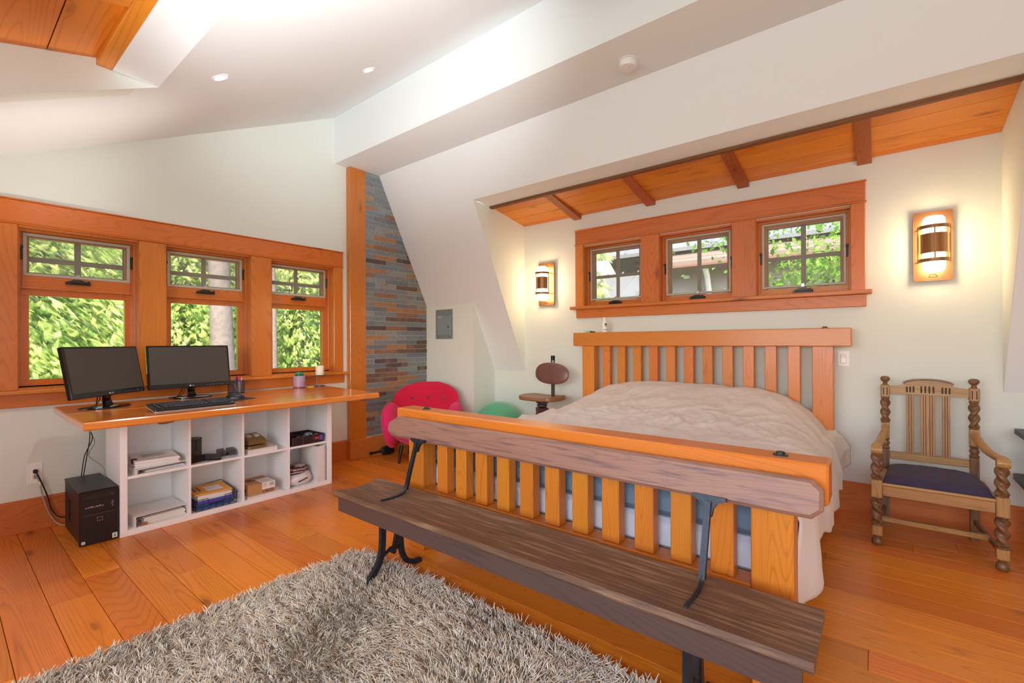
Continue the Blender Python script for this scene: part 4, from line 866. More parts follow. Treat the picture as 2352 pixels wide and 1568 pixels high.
pen('blue pen standing at the back of the square pen cup', -4.335, 1.622, (90, 110, 190), (70, 84, 150), .135, .005)
pen('pale violet pen at the right side of the square pen cup', -4.32, 1.66, (170, 160, 220), (190, 180, 230), .13, .004)
t = thing('scissors', 'grey scissors with ring handles leaning in the pen cup', 'scissors', (-4.305, 1.612, DZ+.004))
m = MB().tube([(0, .03, .002), (.002, -.004, .07)], (.002, .006), 4); obj('blade', m, CHROME, t, local=True); m = MB()
m.tube([(.003+.0*i, -.012+.013*math.cos(a), .088+.016*math.sin(a)) for i, a in enumerate(np.linspace(0, 2*PI, 15))], .003, 6); obj('handle', m, pmat('grey_plastic', lin(150, 150, 160), .4), t, local=True)
FROST = pmat('frosted_mauve', lin(168, 142, 172), .4, trans=.0, var=.05); jr = thing('glass_jar', 'frosted mauve glass jar on the worktop with a green stopper', 'jar', (-4.345, 2.19, DZ))
m = MB().lathe([(.046, 0), (.052, .004), (.053, .03), (.053, .112), (.051, .115), (.047, .115), (.047, .012), (.001, .010)], 36); obj('jar_body', m, FROST, jr, local=True, smooth=50); obj('tinted_base', MB().lathe([(.0535, .003), (.0535, .012)], 36), pmat('plum_glass', lin(140, 74, 86), .3), jr, local=True, smooth=40)
obj('inner_cup', MB().lathe([(.028, .012), (.03, .10)], 24), pmat('silver_mauve', lin(150, 130, 150), .4), jr, local=True, smooth=40)
m = MB().ell((0, 0, .125), (.036, .036, .024), 24, 12, .8); obj('stopper', m, pmat('emerald_glass', lin(16, 120, 82), .15), jr, local=True, smooth=60)
t = thing('candle_stand', 'thin wire candle stand with a round plate at the end of the worktop', 'candle stand', (-4.33, 2.392, DZ))
m = MB().tube([(.045*math.cos(a), .045*math.sin(a), .004) for a in np.linspace(0, 2*PI, 29)], .003, 6); m.tube([(.03*math.cos(a), .03*math.sin(a)-.01, .006) for a in np.linspace(0, 2*PI, 25)], .003, 6); obj('wire_base', m, GUN, t, local=True)
obj('stem', MB().tube([(0, -.03, .005), (-.004, -.035, .05), (0, -.03, .106)], .003, 6), GUN, t, local=True); obj('plate', MB().lathe([(.02, .105), (.082, .109), (.083, .112), (.02, .109)], 32), GUN, t, local=True, smooth=40)
t = thing('candle', 'cream pillar candle on the wire stand', 'candle', (-4.33, 2.39, DZ+.1115))
obj('wax', MB().lathe([(.038, 0), (.039, .003), (.039, .085), (.034, .09), (.02, .086)], 30), pmat('wax_cream', lin(240, 238, 214), .5), t, local=True, smooth=40); obj('wick', MB().tube([(0, 0, .084), (.002, 0, .096)], .001, 5), BLACKM, t, local=True)
t = obj('sticky_note', MB().prism([(-4.36, 2.285), (-4.33, 2.325), (-4.29, 2.30), (-4.32, 2.26)], 'z', DZ, DZ+.003), pmat('note_yellow', lin(236, 220, 60), .7)); tag(t, 'small yellow sticky note lying between jar and candle stand', 'note')
# ================================================================ computer tower, outlets, cords
PCX0, PCX1, PY0, PY1, PH = -4.395, -3.885, .568, .756, .342
pc = thing('computer_tower', 'black desktop computer tower on the floor beside the shelves', 'computer', ((PCX0+PCX1)/2, (PY0+PY1)/2, 0))
obj('case', MB().box(PCX0, PY0+.004, .012, PCX1-.02, PY1-.004, PH-.006, b=.003), pmat('pc_black', lin(28, 27, 29), .45), pc)
obj('top_cover', MB().box(PCX0+.004, PY0, PH-.012, PCX1-.004, PY1, PH, b=.004), pmat('pc_blue_black', lin(32, 38, 46), .4), pc)
fp = obj('front_panel', MB().box(PCX1-.022, PY0, .006, PCX1, PY1, PH-.002, b=.005), pmat('pc_front', lin(24, 22, 26), .35), pc)
def fr_(nm, y0, y1, z0, z1, m, d=.002): return obj(nm, MB().box(PCX1-.0005, y0, z0, PCX1+d, y1, z1, b=.0008), m, fp)
fr_('drive_bay', PY0+.024, PY1-.018, .285, .318, pmat('bay_black', lin(36, 34, 40), .3)); fr_('drive_button', PY1-.034, PY1-.026, .298, .303, PRINT, .003)
fr_('bay_cover', PY0+.024, PY1-.018, .195, .281, pmat('bay_dark', lin(22, 20, 24), .4), .0012)
m = MB(); 
for k in range(7): m.box(PCX1, PY0+.028+.013*k, .236+.001*(k % 2), PCX1+.003, PY0+.038+.013*k, .241+.002*(k % 3))
obj('card_slots', m, CHROME, fp); m = MB()
for z in (.226, .254): m.lathe([(.003, 0), (.003, .003)], 10, (PCX1, PY1-.028, z), 'x')
obj('audio_jacks', m, CHROME, fp); fr_('usb_port', PY1-.036, PY1-.022, .234, .248, pmat('usb_blue', lin(90, 80, 130), .4)); fr_('seam_line', PY0+.022, PY1-.016, .190, .1915, PRINT)
m = MB(); yb, zb = PY0+.098, .158
for a in ((-.013, -.013, .013, -.011), (-.013, .011, .013, .013), (-.013, -.011, -.011, .011), (.011, -.011, .013, .011)): m.box(PCX1, yb+a[0], zb+a[1], PCX1+.003, yb+a[2], zb+a[3])
obj('power_button', m, RINGM, fp)
st = fr_('eco_sticker', PY1-.030, PY1-.004, .014, .046, pmat('sticker_white', lin(214, 226, 218), .5), .001); m = MB()
for w, z0, z1 in ((.009, .022, .030), (.006, .029, .037), (.003, .036, .041)): m.prism([(PY1-.017-w, z0), (PY1-.017+w, z0), (PY1-.017, z1)], 'x', PCX1+.001, PCX1+.0015)
obj('tree_mark', m, pmat('mark_green', lin(40, 130, 80), .5), st)
fr_('spec_sticker', PY0+.010, PY0+.028, .016, .034, pmat('sticker_blue', lin(196, 206, 230), .5), .001)
m = MB()
for k in range(16): m.tube([(-4.26, PY0+.0035, .235-.009*k), (-4.20, PY0+.0035, .225-.009*k)], .0016, 4)
obj('vent_slots', m, BLACKM, pc)
m = MB()
for x in (PCX0+.05, PCX1-.06):
    for y in (PY0+.02, PY1-.02): m.lathe([(.012, 0), (.012, .013)], 12, (x, y, 0))
obj('feet', m, BLACKM, pc)
m = MB().box(PCX0-.012, PY0+.02, .14, PCX0+.001, PY0+.05, .20, b=.003); m.box(PCX0-.006, PY0+.02, .26, PCX0+.001, PY0+.045, .29, b=.003); obj('rear_sockets', m, BLACKM, pc)
PLATE = pmat('plate_white', lin(242, 240, 238), .4)
t = thing('wall_outlet', 'white wall outlet with two plugs beside the computer tower', 'outlet', (-4.535, .44, .31))
obj('cover_plate', MB().box(-4.535, .403, .312, -4.529, .479, .452, b=.002), PLATE, t); obj('socket_insert', MB().box(-4.530, .424, .345, -4.5265, .458, .42, b=.001), PLATE, t)
c = thing('power_cord', 'black power cord hanging from the outlet to the computer tower', 'cord', (-4.52, .45, .31))
obj('plug', MB().box(-4.5265, .43, .386, -4.495, .452, .412, b=.005), BLACKM, c); obj('cable', MB().tube(spline([(-4.497, .441, .398), (-4.48, .452, .37), (-4.486, .474, .30), (-4.487, .497, .22), (-4.483, .515, .13), (-4.46, .545, .075), (-4.42, .575, .07), (-4.408, .60, .09), (-4.407, .605, .15)], 8), .0042, 8), BLACKM, c)
GC = pmat('cord_grey', lin(170, 164, 156), .5)
c = thing('network_cord', 'grey cord hanging from the lower socket behind the black cord', 'cord', (-4.52, .45, .2))
obj('plug', MB().box(-4.5265, .432, .350, -4.500, .452, .374, b=.004), pmat('plug_grey', lin(150, 146, 144), .5), c); obj('cable', MB().tube(spline([(-4.502, .444, .36), (-4.492, .458, .33), (-4.494, .468, .26), (-4.494, .486, .17), (-4.488, .508, .09), (-4.46, .54, .03), (-4.42, .575, .014), (-4.404, .60, .02)], 8), .0042, 8), GC, c)
obj('cord_tie', MB().ell((-4.493, .461, .315), (.010, .010, .02), 10, 8), pmat('tie_white', lin(226, 220, 204), .7), c, smooth=60)
c = thing('desk_cables', 'tangle of thin cables dropping from the desk behind the tower', 'cable', (-4.35, .7, .3))
for k, (a, mt_) in enumerate(((0, BLACKM), (.012, BLACKM), (.02, GC))):
    P_ = [(-4.40+a, .66+a, .795), (-4.41, .68+a*1.5, .70), (-4.40-a, .715-a, .60), (-4.405, .675+a, .48), (-4.41, .66+a, .36), (-4.415, .655+a*.5, .28)] if k < 2 else [(-4.39, .69, .795), (-4.40, .70, .66), (-4.42, .73, .56), (-4.43, .70, .47), (-4.43, .77, .38), (-4.40, .80, .30)]
    obj('cable', MB().tube(spline(P_, 7), .003, 6), mt_, c)
# ================================================================ pink armchair
PINK = pmat('pink_wool', lin(216, 24, 98), .9, var=.14, vscale=60, sheen=.12, bump=.3, bscale=300); RED = pmat('crimson_wool', lin(204, 16, 62), .9, var=.14, vscale=60, sheen=.1, bump=.3, bscale=300)
ac = thing('armchair', 'crimson pink wool tub armchair with buttoned back in the corner', 'armchair', (-3.925, 3.375, 0), math.radians(-51.5)+PI/2-PI/2)
# local frame: +x faces the viewer, +y to the viewer's right
def soft(mb, subd=2):
    return mb
def loft(secs, cap=True):
    """secs: list of closed rings (same count)"""
    m = MB(); n = len(secs[0]); m.v = [tuple(p) for s in secs for p in s]
    m.f = [(j*n+i, j*n+(i+1) % n, (j+1)*n+(i+1) % n, (j+1)*n+i) for j in range(len(secs)-1) for i in range(n)]
    if cap: m.f += [tuple(range(n-1, -1, -1)), tuple((len(secs)-1)*n+i for i in range(n))]
    return m
# shell: egg-shaped seat base
secs = []
for k in range(11):
    f = k/10; z = .145+.235*f; s = (math.sin(min(1, f*1.0)*PI/2))**.55 if f > 0 else .30
    s = .36+.64*(1-(1-f)**2.2); ring_ = []
    for i in range(32):
        a = 2*PI*i/32; c, sn = math.cos(a), math.sin(a); sp = lambda v: math.copysign(abs(v)**.8, v); ring_.append((.02+.33*s*sp(c), .375*s*sp(sn), z))
    secs.append(ring_)
m = loft(secs); obj('shell', m, PINK, ac, smooth=60, local=True)
m = MB().ell((.06, 0, .385), (.29, .30, .075), 32, 14, .75); obj('seat_cushion', m, RED, ac, smooth=60, local=True)
# curved back wrapping between the arms
secs = []; nb = 22
for k in range(15):
    f = k/14; z = .34+.47*f; ring_ = []; half = .34+.03*math.sin(f*PI)-.0*f
    shrink = 1-.0*f
    wv = half*(1 if f < .62 else math.sqrt(max(0, 1-((f-.62)/.40)**2.6)))
    th = .075*(1-.35*f)*(1 if f < .9 else math.sqrt(max(.05, 1-((f-.9)/.1)**2)))
    for i in range(nb*2):
        if i < nb: u = -1+2*i/(nb-1); side = 1
        else: u = 1-2*(i-nb)/(nb-1); side = -1
        y = u*wv; tip = math.sqrt(max(0, 1-u**6)); x = -.235-.085*f+.16*(y/.36)**2+side*th*.8*tip
        ring_.append((x, y, z))
    secs.append(ring_)
m = loft(secs); obj('backrest', m, RED, ac, smooth=60, local=True)
m0 = None
for y in (-.175, 0, .175):
    z = .635; f = (z-.34)/.47; x = -.235-.085*f+.16*(y/.36)**2+.8*.075*(1-.35*f)
    obj('button', MB().ell((x+.002, y, z), (.008, .017, .017), 14, 8), pmat('button_dark', lin(120, 60, 84), .7), ac, smooth=60, local=True)
for s in (-1, 1):
    m = MB().ell((0, 0, 0), (.285, .080, .245), 36, 22, .88); m.v = [(x, y*(1+.15*(z/.2)) , z+.02*(x/.28)) for x, y, z in m.v]
    m.xf(Matrix.Translation((.045, s*.338, .370)) @ Matrix.Rotation(s*math.radians(-5), 4, 'X')); obj('armrest', m, PINK, ac, smooth=60, local=True)
for (x, y) in ((.20, -.20), (.20, .20), (-.17, -.19), (-.17, .19)):
    o = obj('leg', MB().tube([(x*1.18, y*1.12, 0), (x, y, .18)], [.012, .022], 12), pmat('leg_black', lin(20, 18, 18), .25), ac, smooth=40, local=True)
# ================================================================ dumbbell
t = thing('dumbbell', 'black dumbbell on the floor by the baseboard beside the armchair', 'dumbbell', (-4.375, 3.21, .052), PI/2)
m = MB().lathe([(.012, -.2), (.012, .05)], 14, axis='x'); m.lathe([(.018, -.215), (.018, -.195)], 14, axis='x'); obj('bar', m, BLACKM, t, smooth=40, local=True)
for k in range(4):
    x = -.055+.034*k; r = (.044, .050, .050, .044)[k]; obj('weight_plate', MB().lathe([(r*.7, x), (r, x+.006), (r, x+.026), (r*.7, x+.032)], 26, axis='x'), BLACK, t, smooth=40, local=True)
m = MB().lathe([(.026, -.075), (.022, -.055)], 18, axis='x'); obj('collar', m, GUN, t, smooth=40, local=True)
# ================================================================ exercise ball
m = MB().ell((0, 0, .30), .30, 48, 28)
def ballmat():
    m_, N, L, b = newmat('ball_green'); b.inputs['Base Color'].default_value = lin(80, 174, 130); b.inputs['Roughness'].default_value = .38; b.inputs['Sheen Weight'].default_value = .3
    tc = N.new('ShaderNodeTexCoord'); w = N.new('ShaderNodeTexWave'); w.bands_direction = 'Z'; w.inputs['Scale'].default_value = 12; L.new(tc.outputs['Object'], w.inputs[0]); bp = N.new('ShaderNodeBump'); bp.inputs['Strength'].default_value = .15; bp.inputs['Distance'].default_value = .004; L.new(w.outputs['Fac'], bp.inputs['Height']); L.new(bp.outputs[0], b.inputs['Normal']); return m_
m.xf(Matrix.Translation((-3.355, 3.963, .0))); o = obj('exercise_ball', m, ballmat(), smooth=180); tag(o, 'large green exercise ball in the corner behind the bed', 'ball')
# ================================================================ swivel chair
BRN = pmat('brown_bakelite', lin(112, 74, 66), .35, var=.25, vscale=18, bump=.1, bscale=40); SEATB = wood('swivel_seat', lin(140, 96, 66), lin(88, 56, 44), 'x', rings=24, scale=6, knots=.05, rough=.3, line=.35); DK = pmat('dark_steel', lin(92, 84, 80), .45, metal=.4)
sw = thing('swivel_chair', 'antique swivel work chair with oval brown backrest behind the bed', 'chair', (-2.70, 3.88, 0))
m = MB().ell((0, 0, 0), (.206, .020, .110), 36, 14, .86); m.v = [(x, y-.05*(1-(x/.2)**2)*.35+.0, z) for x, y, z in m.v]; m.xf(Matrix.Translation((.055, .10, .941)) @ Matrix.Rotation(math.radians(3), 4, 'Y') @ Matrix.Rotation(math.radians(-8), 4, 'X')); obj('backrest', m, BRN, sw, smooth=60, local=True)
m = MB().tube([(.0, .085, .862), (.055, .075, .93), (.08, .078, .985)], [.002, .0045, .002], 5); m.tube([(.03, .080, .885), (.05, .077, .905)], .003, 5); obj('paint_scuff', m, pmat('scuff_grey', lin(196, 190, 196), .6), sw, local=True)
m = MB().box(.035, .115, .66, .078, .123, .93, b=.002); m.box(.035, .115, .93, .048, .123, 1.125); m.box(.066, .115, .93, .078, .123, 1.125); m.box(.035, .115, 1.075, .078, .123, 1.125); m.lathe([(.007, -.006), (.007, .006)], 10, (.0565, .112, .80), 'y'); obj('back_strap', m, DK, sw, local=True)
# saddle seat
pts = [(-.225, -.02), (-.20, -.13), (-.12, -.165), (.13, -.165), (.20, -.12), (.225, -.02), (.21, .12), (.13, .17), (-.12, .17), (-.20, .12)]
P2 = [p[:2] for p in spline([(x, y, 0) for x, y in pts+pts[:1]], 4)][:-1]; secs = []
for s, z in ((.90, .677), (.985, .684), (1.0, .700), (.97, .712), (.80, .706), (.5, .700), (.12, .702)): secs.append([(x*s, y*s, z+.012*(abs(x*s)/.2)**2*(1 if z > .69 else 0)) for x, y in P2])
obj('seat', loft(secs), SEATB, sw, smooth=50, local=True)
m = MB().box(-.09, -.07, .665, .09, .07, .679, b=.003); m.lathe([(.03, .60), (.055, .615), (.05, .63), (.03, .645), (.03, .668)], 18); m.box(-.06, -.02, .64, -.03, .02, .67); m.box(.03, -.02, .64, .06, .02, .67); obj('tilt_mechanism', m, DK, sw, smooth=30, local=True)
m = MB().lathe([(.022, .30), (.022, .60)], 16); obj('screw_post', m, DK, sw, smooth=40, local=True)
m = MB().lathe([(.05, .28), (.05, .50), (.075, .53), (.08, .595), (.05, .60)], 4); obj('hub', m, pmat('hub_brown', lin(92, 50, 50), .4), sw, local=True)
for k in range(4):
    a = PI/4+PI/2*k; c, s = math.cos(a), math.sin(a); obj('leg', MB().tube(bez((c*.05, s*.05, .52), (c*.14, s*.14, .50), (c*.20, s*.20, .2), (c*.25, s*.25, .012), 10), [(.014, .022)]*11, 6), BRN, sw, smooth=40, local=True)
# ================================================================ carved armchair
OAK = lambda a: wood('carved_oak', lin(176, 134, 80), lin(92, 60, 34), a, rings=28, scale=5, knots=.0, rough=.4, line=.35, tint=.05, worn=(lin(70, 44, 28), .54, 2.4))
OAKD = wood('carved_oak_dark', lin(128, 92, 60), lin(48, 32, 22), 'z', rings=24, scale=7, knots=0, rough=.35, line=.4, tint=.05, worn=(lin(46, 30, 20), .50, 3.0))
ch = thing('carved_chair', 'antique oak armchair with barley-twist legs and slatted back', 'chair', (.235, 3.87, 0))
YF, YB = 3.66, 4.115; FX = (-.018, .522); BX = (.028, .466)
def twist(x, y, z0, z1, r, hand):
    n = max(16, int((z1-z0)/.004)); prof = [(r*(.80 if k in (0, n) else 1), z0+(z1-z0)*k/n) for k in range(n+1)]
    return MB().lathe(prof, 26, (x, y, 0), twist=lambda a, z: .26*math.cos(2*a+hand*2*PI*(z-z0)/.064)-.06)
def turned(x, y, prof): return MB().lathe(prof, 22, (x, y, 0))
for k, x in enumerate(FX):
    L_ = obj('front_leg', MB().box(x-.027, YF-.027, .296, x+.027, YF+.027, .404, b=.003), OAK('z'), ch)
    obj('leg_block', MB().box(x-.026, YF-.026, .062, x+.026, YF+.026, .120, b=.003), OAK('z'), L_)
    obj('foot', turned(x, YF, [(.020, 0), (.026, .004), (.030, .02), (.024, .038), (.016, .046), (.022, .056), (.022, .063)]), OAKD, L_, smooth=50); 
    obj('twist_turning', twist(x, YF, .132, .285, .027, 1), OAKD, L_, smooth=70); obj('collar_ring', turned(x, YF, [(.022, .118), (.027, .124), (.022, .132)]), OAKD, L_, smooth=50); obj('collar_ring', turned(x, YF, [(.022, .284), (.027, .291), (.022, .298)]), OAKD, L_, smooth=50)
    obj('twist_turning', twist(x, YF, .412, .570, .0265, 1), OAKD, L_, smooth=70); obj('collar_ring', turned(x, YF, [(.026, .402), (.028, .409), (.022, .415)]), OAKD, L_, smooth=50); obj('collar_ring', turned(x, YF, [(.022, .568), (.027, .576), (.022, .584), (.026, .59), (.022, .60)]), OAKD, L_, smooth=50)
for k, x in enumerate(BX):
    L_ = obj('back_post', MB().prism([(YB-.022, .0), (YB+.022, 0), (YB+.022, .52), (YB-.022, .52)], 'x', x-.021, x+.021), OAK('z'), ch)
    L_.data.materials.clear(); L_.data.materials.append(OAKD)
    obj('turned_neck', turned(x, YB, [(.021, .52), (.026, .528), (.018, .54), (.026, .56), (.018, .578), (.025, .588), (.021, .596)]), OAKD, L_, smooth=50)
    obj('arm_block', MB().box(x-.023, YB-.023, .594, x+.023, YB+.023, .70, b=.003), OAK('z'), L_)
    obj('twist_turning', twist(x, YB, .708, .862, .024, -1 if k else 1), OAKD, L_, smooth=70); obj('collar_ring', turned(x, YB, [(.023, .698), (.025, .704), (.020, .71)]), OAKD, L_, smooth=50); obj('collar_ring', turned(x, YB, [(.020, .86), (.026, .868), (.022, .878)]), OAKD, L_, smooth=50)
    obj('top_block', MB().box(x-.025, YB-.025, .876, x+.025, YB+.025, .960, b=.006), OAK('z'), L_)
    m = MB()
    for dx in (-.010, .010): m.box(x+dx-.004, YB-.0256, .890, x+dx+.004, YB-.022, .945, b=.002)
    obj('flute', m, pmat('groove_dark', lin(70, 44, 26), .6), L_)
    obj('finial', turned(x, YB, [(.02, .958), (.014, .966), (.012, .978), (.020, .985), (.027, .998), (.026, 1.010), (.016, 1.018), (.004, 1.020)]), OAKD, L_, smooth=60)
    # arm
    s = 1 if k else -1; xf = FX[k]
    P_ = spline([(x+s*.0, YB-.02, .672), (x+s*.006, YB-.10, .650), (x+s*.025, YB-.22, .612), (xf-s*.006, YF+.09, .602), (xf, YF+.0, .612), (xf, YF-.045, .600)], 6); n = len(P_)
    A_ = obj('arm', MB().tube(P_, [(.019+.008*min(1, i/n*1.4), .020-.003*(i/n)) for i in range(n)], 10), OAK('y'), ch, smooth=60)
    obj('arm_scroll', MB().lathe([(.012, -.029), (.024, -.027), (.026, 0), (.024, .027), (.012, .029)], 20, (xf, YF-.040, .594), 'x'), OAK('y'), A_, smooth=50)
    obj('side_rail', MB().box(FX[k]+(.0 if k else -.0)-.013, YF+.026, .315, FX[k]+.013-(.05 if k else -.05)*.0, YB-.02, .385, b=.003).xf(Matrix.Identity(4)) if False else MB().tube([(FX[k], YF+.02, .348), (x, YB-.015, .348)], [(.015, .05)]*2, 4, flat=(0, 0, 1)), OAK('y'), ch)
    obj('side_stretcher', MB().tube([(FX[k], YF+.02, .092), (x, YB-.015, .118)], [(.012, .020)]*2, 4, flat=(0, 0, 1)), OAKD, ch)
fr_x0, fr_x1 = FX[0]+.027, FX[1]-.027
o = obj('front_rail', MB().box(fr_x0, YF-.018, .311, fr_x1, YF+.014, .372, b=.003), OAK('x'), ch)
obj('rail_moulding', MB().lathe([(.010, fr_x0), (.010, fr_x1)], 12, (0, YF-.012, .380), 'x').xf(Matrix.Identity(4)), OAK('x'), o, smooth=60)
obj('cross_stretcher', MB().box(.0, 3.835, .094, .497, 3.862, .126, b=.003), OAK('x'), ch)
obj('rear_rail', MB().box(BX[0]+.02, YB-.012, .30, BX[1]-.02, YB+.015, .38, b=.003), OAK('x'), ch)
obj('seat_board', MB().box(.0, YF+.012, .372, .505, YB-.03, .386), OAK('x'), ch)
obj('lower_back_rail', MB().box(BX[0]+.02, YB-.014, .455, BX[1]-.02, YB+.014, .502, b=.004), OAK('x'), ch)
x0, x1 = BX[0]+.024, BX[1]-.024; xm = (x0+x1)/2; pts = [(x0, .902), (x1, .902), (x1, .950)]
pts += [(xm+.125, .958), (xm+.118, .972)]+[(xm+.11*math.cos(a), .975+.026*math.sin(a)) for a in np.linspace(.15, PI-.15, 13)]+[(xm-.118, .972), (xm-.125, .958), (x0, .950)]
cr_ = obj('crest_rail', MB().prism(pts, 'y', YB-.014, YB+.014), OAK('x'), ch)
arc = [(xm+.122*math.cos(a), YB-.016, .9745+.030*math.sin(a)) for a in np.linspace(.0, PI, 15)]
obj('crest_moulding', MB().tube(arc, .006, 6), OAKD, cr_, smooth=60)
m = MB()
for dx in (-.105, -.088, -.071, -.032, -.012, .008, .028, .071, .088, .105): m.box(xm+dx-.0045, YB-.0165, .915, xm+dx+.0045, YB-.010, .962-.12*abs(dx)**1.0*.6, b=.002)
obj('carved_flutes', m, pmat('groove_dark', lin(70, 44, 26), .6), cr_)
for c, w in ((-.089, .019), (0, .036), (.089, .019)):
    s_ = obj('back_slat', MB().box(xm+c-w, YB-.010, .500, xm+c+w, YB+.008, .904, b=.002), OAK('z'), ch)
    m = MB()
    for g in ((-.006, .006) if w < .03 else (-.022, -.010, .010, .022)): m.box(xm+c+g-.0025, YB-.0106, .502, xm+c+g+.0025, YB-.006, .902)
    obj('reeding', m, pmat('groove_mid', lin(120, 76, 46), .6), s_)
m = MB(); NXc, NYc = 44, 34; V = []
for j in range(NYc):
    for i in range(NXc):
        u, v = i/(NXc-1)*2-1, j/(NYc-1)*2-1; e = max(0, (1-abs(u)**5)*(1-abs(v)**4)); wx = .248-.035*(v+1)/2
        V.append((.252+u*wx*(1-.02*(1-e)), 3.866+v*.205, .393+.030*min(1, e*6)+.040*e*(.75+.25*v)+.004*F3(u*5, v*5, 4)*e))
n0 = len(V); V += [(x, y, .3865) for x, y, z in V]; idx = lambda i, j: j*NXc+i; F_ = [(idx(i, j), idx(i+1, j), idx(i+1, j+1), idx(i, j+1)) for j in range(NYc-1) for i in range(NXc-1)]; F_ += [tuple(n0+q for q in reversed(f)) for f in F_]
for i in range(NXc-1): F_ += [(idx(i+1, 0), idx(i, 0), n0+idx(i, 0), n0+idx(i+1, 0)), (idx(i, NYc-1), idx(i+1, NYc-1), n0+idx(i+1, NYc-1), n0+idx(i, NYc-1))]
for j in range(NYc-1): F_ += [(idx(0, j), idx(0, j+1), n0+idx(0, j+1), n0+idx(0, j)), (idx(NXc-1, j+1), idx(NXc-1, j), n0+idx(NXc-1, j), n0+idx(NXc-1, j+1))]
m.v = V; m.f = F_; o = obj('seat_cushion', m, pmat('navy_cloth', lin(60, 50, 74), .95, var=.12, vscale=40, bump=.3, bscale=200, sheen=.05), smooth=60); tag(o, 'domed dark purple-navy cushion on the oak chair seat', 'cushion')
# ================================================================ side table at the right edge of the picture
GD = pmat('dark_grey_wood', lin(62, 66, 72), .5, var=.2, vscale=20)
t = thing('side_table', 'dark two-tier side table cut off beyond the oak chair', 'table', (.86, 4.02, 0))
def tier(z0, z1, ov): m = MB().prism(rrect(.655-ov, 3.83-ov, 1.06+ov, 4.20, .03, 5), 'z', z0, z1); return m
obj('tabletop', tier(.686, .714, .006), GD, t); obj('lower_shelf', tier(.405, .437, .012), GD, t)
for x in (.715, 1.02):
    for y in (3.88, 4.16): obj('leg', MB().box(x-.018, y-.018, 0, x+.018, y+.018, .686, b=.003), GD, t)
# ================================================================ wall fittings
GREY = pmat('panel_grey', lin(132, 146, 150), .45, metal=.2)
t = thing('breaker_panel', 'grey steel breaker panel on the wall above the pink armchair', 'breaker panel', (-4.13, 3.89, 1.31))
obj('cover', MB().box(-4.295, 3.882, 1.309, -3.995, 3.8895, 1.667, b=.003), GREY, t); fr2 = MB()
for a in ((-4.27, 1.345, -4.03, 1.352), (-4.27, 1.598, -4.03, 1.605), (-4.27, 1.345, -4.263, 1.605), (-4.037, 1.345, -4.03, 1.605)): fr2.box(a[0], 3.8785, a[1], a[2], 3.8822, a[3], b=.001)
obj('door_frame', fr2, GREY, t); d = obj('door', MB().box(-4.26, 3.8795, 1.356, -4.04, 3.8822, 1.594, b=.0015), pmat('panel_door', lin(142, 158, 162), .4, metal=.2), t)
obj('door_latch', MB().lathe([(.012, -.005), (.012, 0), (.006, .002)], 16, (-4.066, 3.879, 1.455), 'y'), GUN, d); obj('nameplate', MB().box(-4.245, 3.8785, 1.568, -4.185, 3.8797, 1.582), pmat('plate_pale', lin(190, 196, 190), .4), d)
m = MB()
for x in (-4.24, -4.05):
    for z in (1.33, 1.648): m.lathe([(.006, -.003), (.006, .001)], 10, (x, 3.8815, z), 'y')
obj('screw', m, DK, t)
t = thing('light_switch', 'white rocker light switch beside the headboard post', 'switch', (-.2135, 4.27, 1.07))
obj('cover_plate', MB().box(-.249, 4.264, 1.073, -.178, 4.27, 1.187, b=.002), PLATE, t); obj('rocker_frame', MB().box(-.231, 4.262, 1.096, -.196, 4.2645, 1.165, b=.001), pmat('switch_grey', lin(200, 196, 194), .4), t); m = MB().prism([(4.262, 1.10), (4.2585, 1.10), (4.261, 1.132), (4.2585, 1.161), (4.262, 1.161)], 'x', -.228, -.199); obj('rocker', m, pmat('switch_white', lin(244, 242, 240), .3), t)  # rocker frame is a slightly greyer white
t = thing('bed_outlet', 'white wall outlet behind the drooping duvet corner', 'outlet', (-.205, 4.27, .335))
obj('cover_plate', MB().box(-.241, 4.264, .335, -.17, 4.27, .448, b=.002), PLATE, t); m = MB().box(-.222, 4.262, .352, -.189, 4.2645, .384, b=.001); m.box(-.222, 4.262, .40, -.189, 4.2645, .432, b=.001); obj('sockets', m, pmat('switch_white', lin(244, 242, 240), .3), t)
# smoke detector under the beam
t = thing('smoke_detector', 'round white smoke detector under the ceiling beam', 'smoke detector', (-1.333, 2.952, 3.172))
obj('mount', MB().lathe([(.066, -.006), (.066, 0)], 36), pmat('detector_white', lin(232, 232, 228), .5), t, smooth=30, local=True); obj('detector_body', MB().lathe([(.04, -.048), (.056, -.046), (.060, -.038), (.061, -.009), (.058, -.006)], 36), pmat('detector_white', lin(232, 232, 228), .5), t, smooth=30, local=True); obj('status_lamp', MB().lathe([(.003, -.0495), (.003, -.047)], 10, (.02, -.01, 0)), DK, t, local=True)
# recessed lights
GLOW = pmat('lamp_glow', lin(255, 250, 238), .5, emis=(lin(255, 246, 228), 9))
for x, y, lb in ((-3.155, 1.106, 'round recessed ceiling light nearest the wooden dormer'), (-3.105, 2.122, 'round recessed ceiling light nearest the white beam')):
    t = thing('ceiling_light', lb, 'ceiling light', (x, y, zc(y))); t.rotation_euler = (math.atan(.4855), 0, 0)
    m = MB().lathe([(.036, -.002), (.040, -.007), (.050, -.004), (.052, .0)], 36); m.f = m.f[:-2]; obj('trim_ring', m, pmat('detector_white', lin(232, 232, 228), .5), t, smooth=40, local=True); obj('lens', MB().lathe([(.001, -.003), (.038, -.003), (.038, .0)], 32), GLOW, t, local=True)
    q = lamp('ceiling_light_beam', 'SPOT', 22, (1, .93, .82), (x, y+.01, zc(y)-.03), (x, y-.02, 0), spot_size=math.radians(110), spot_blend=.6, shadow_soft_size=.04)
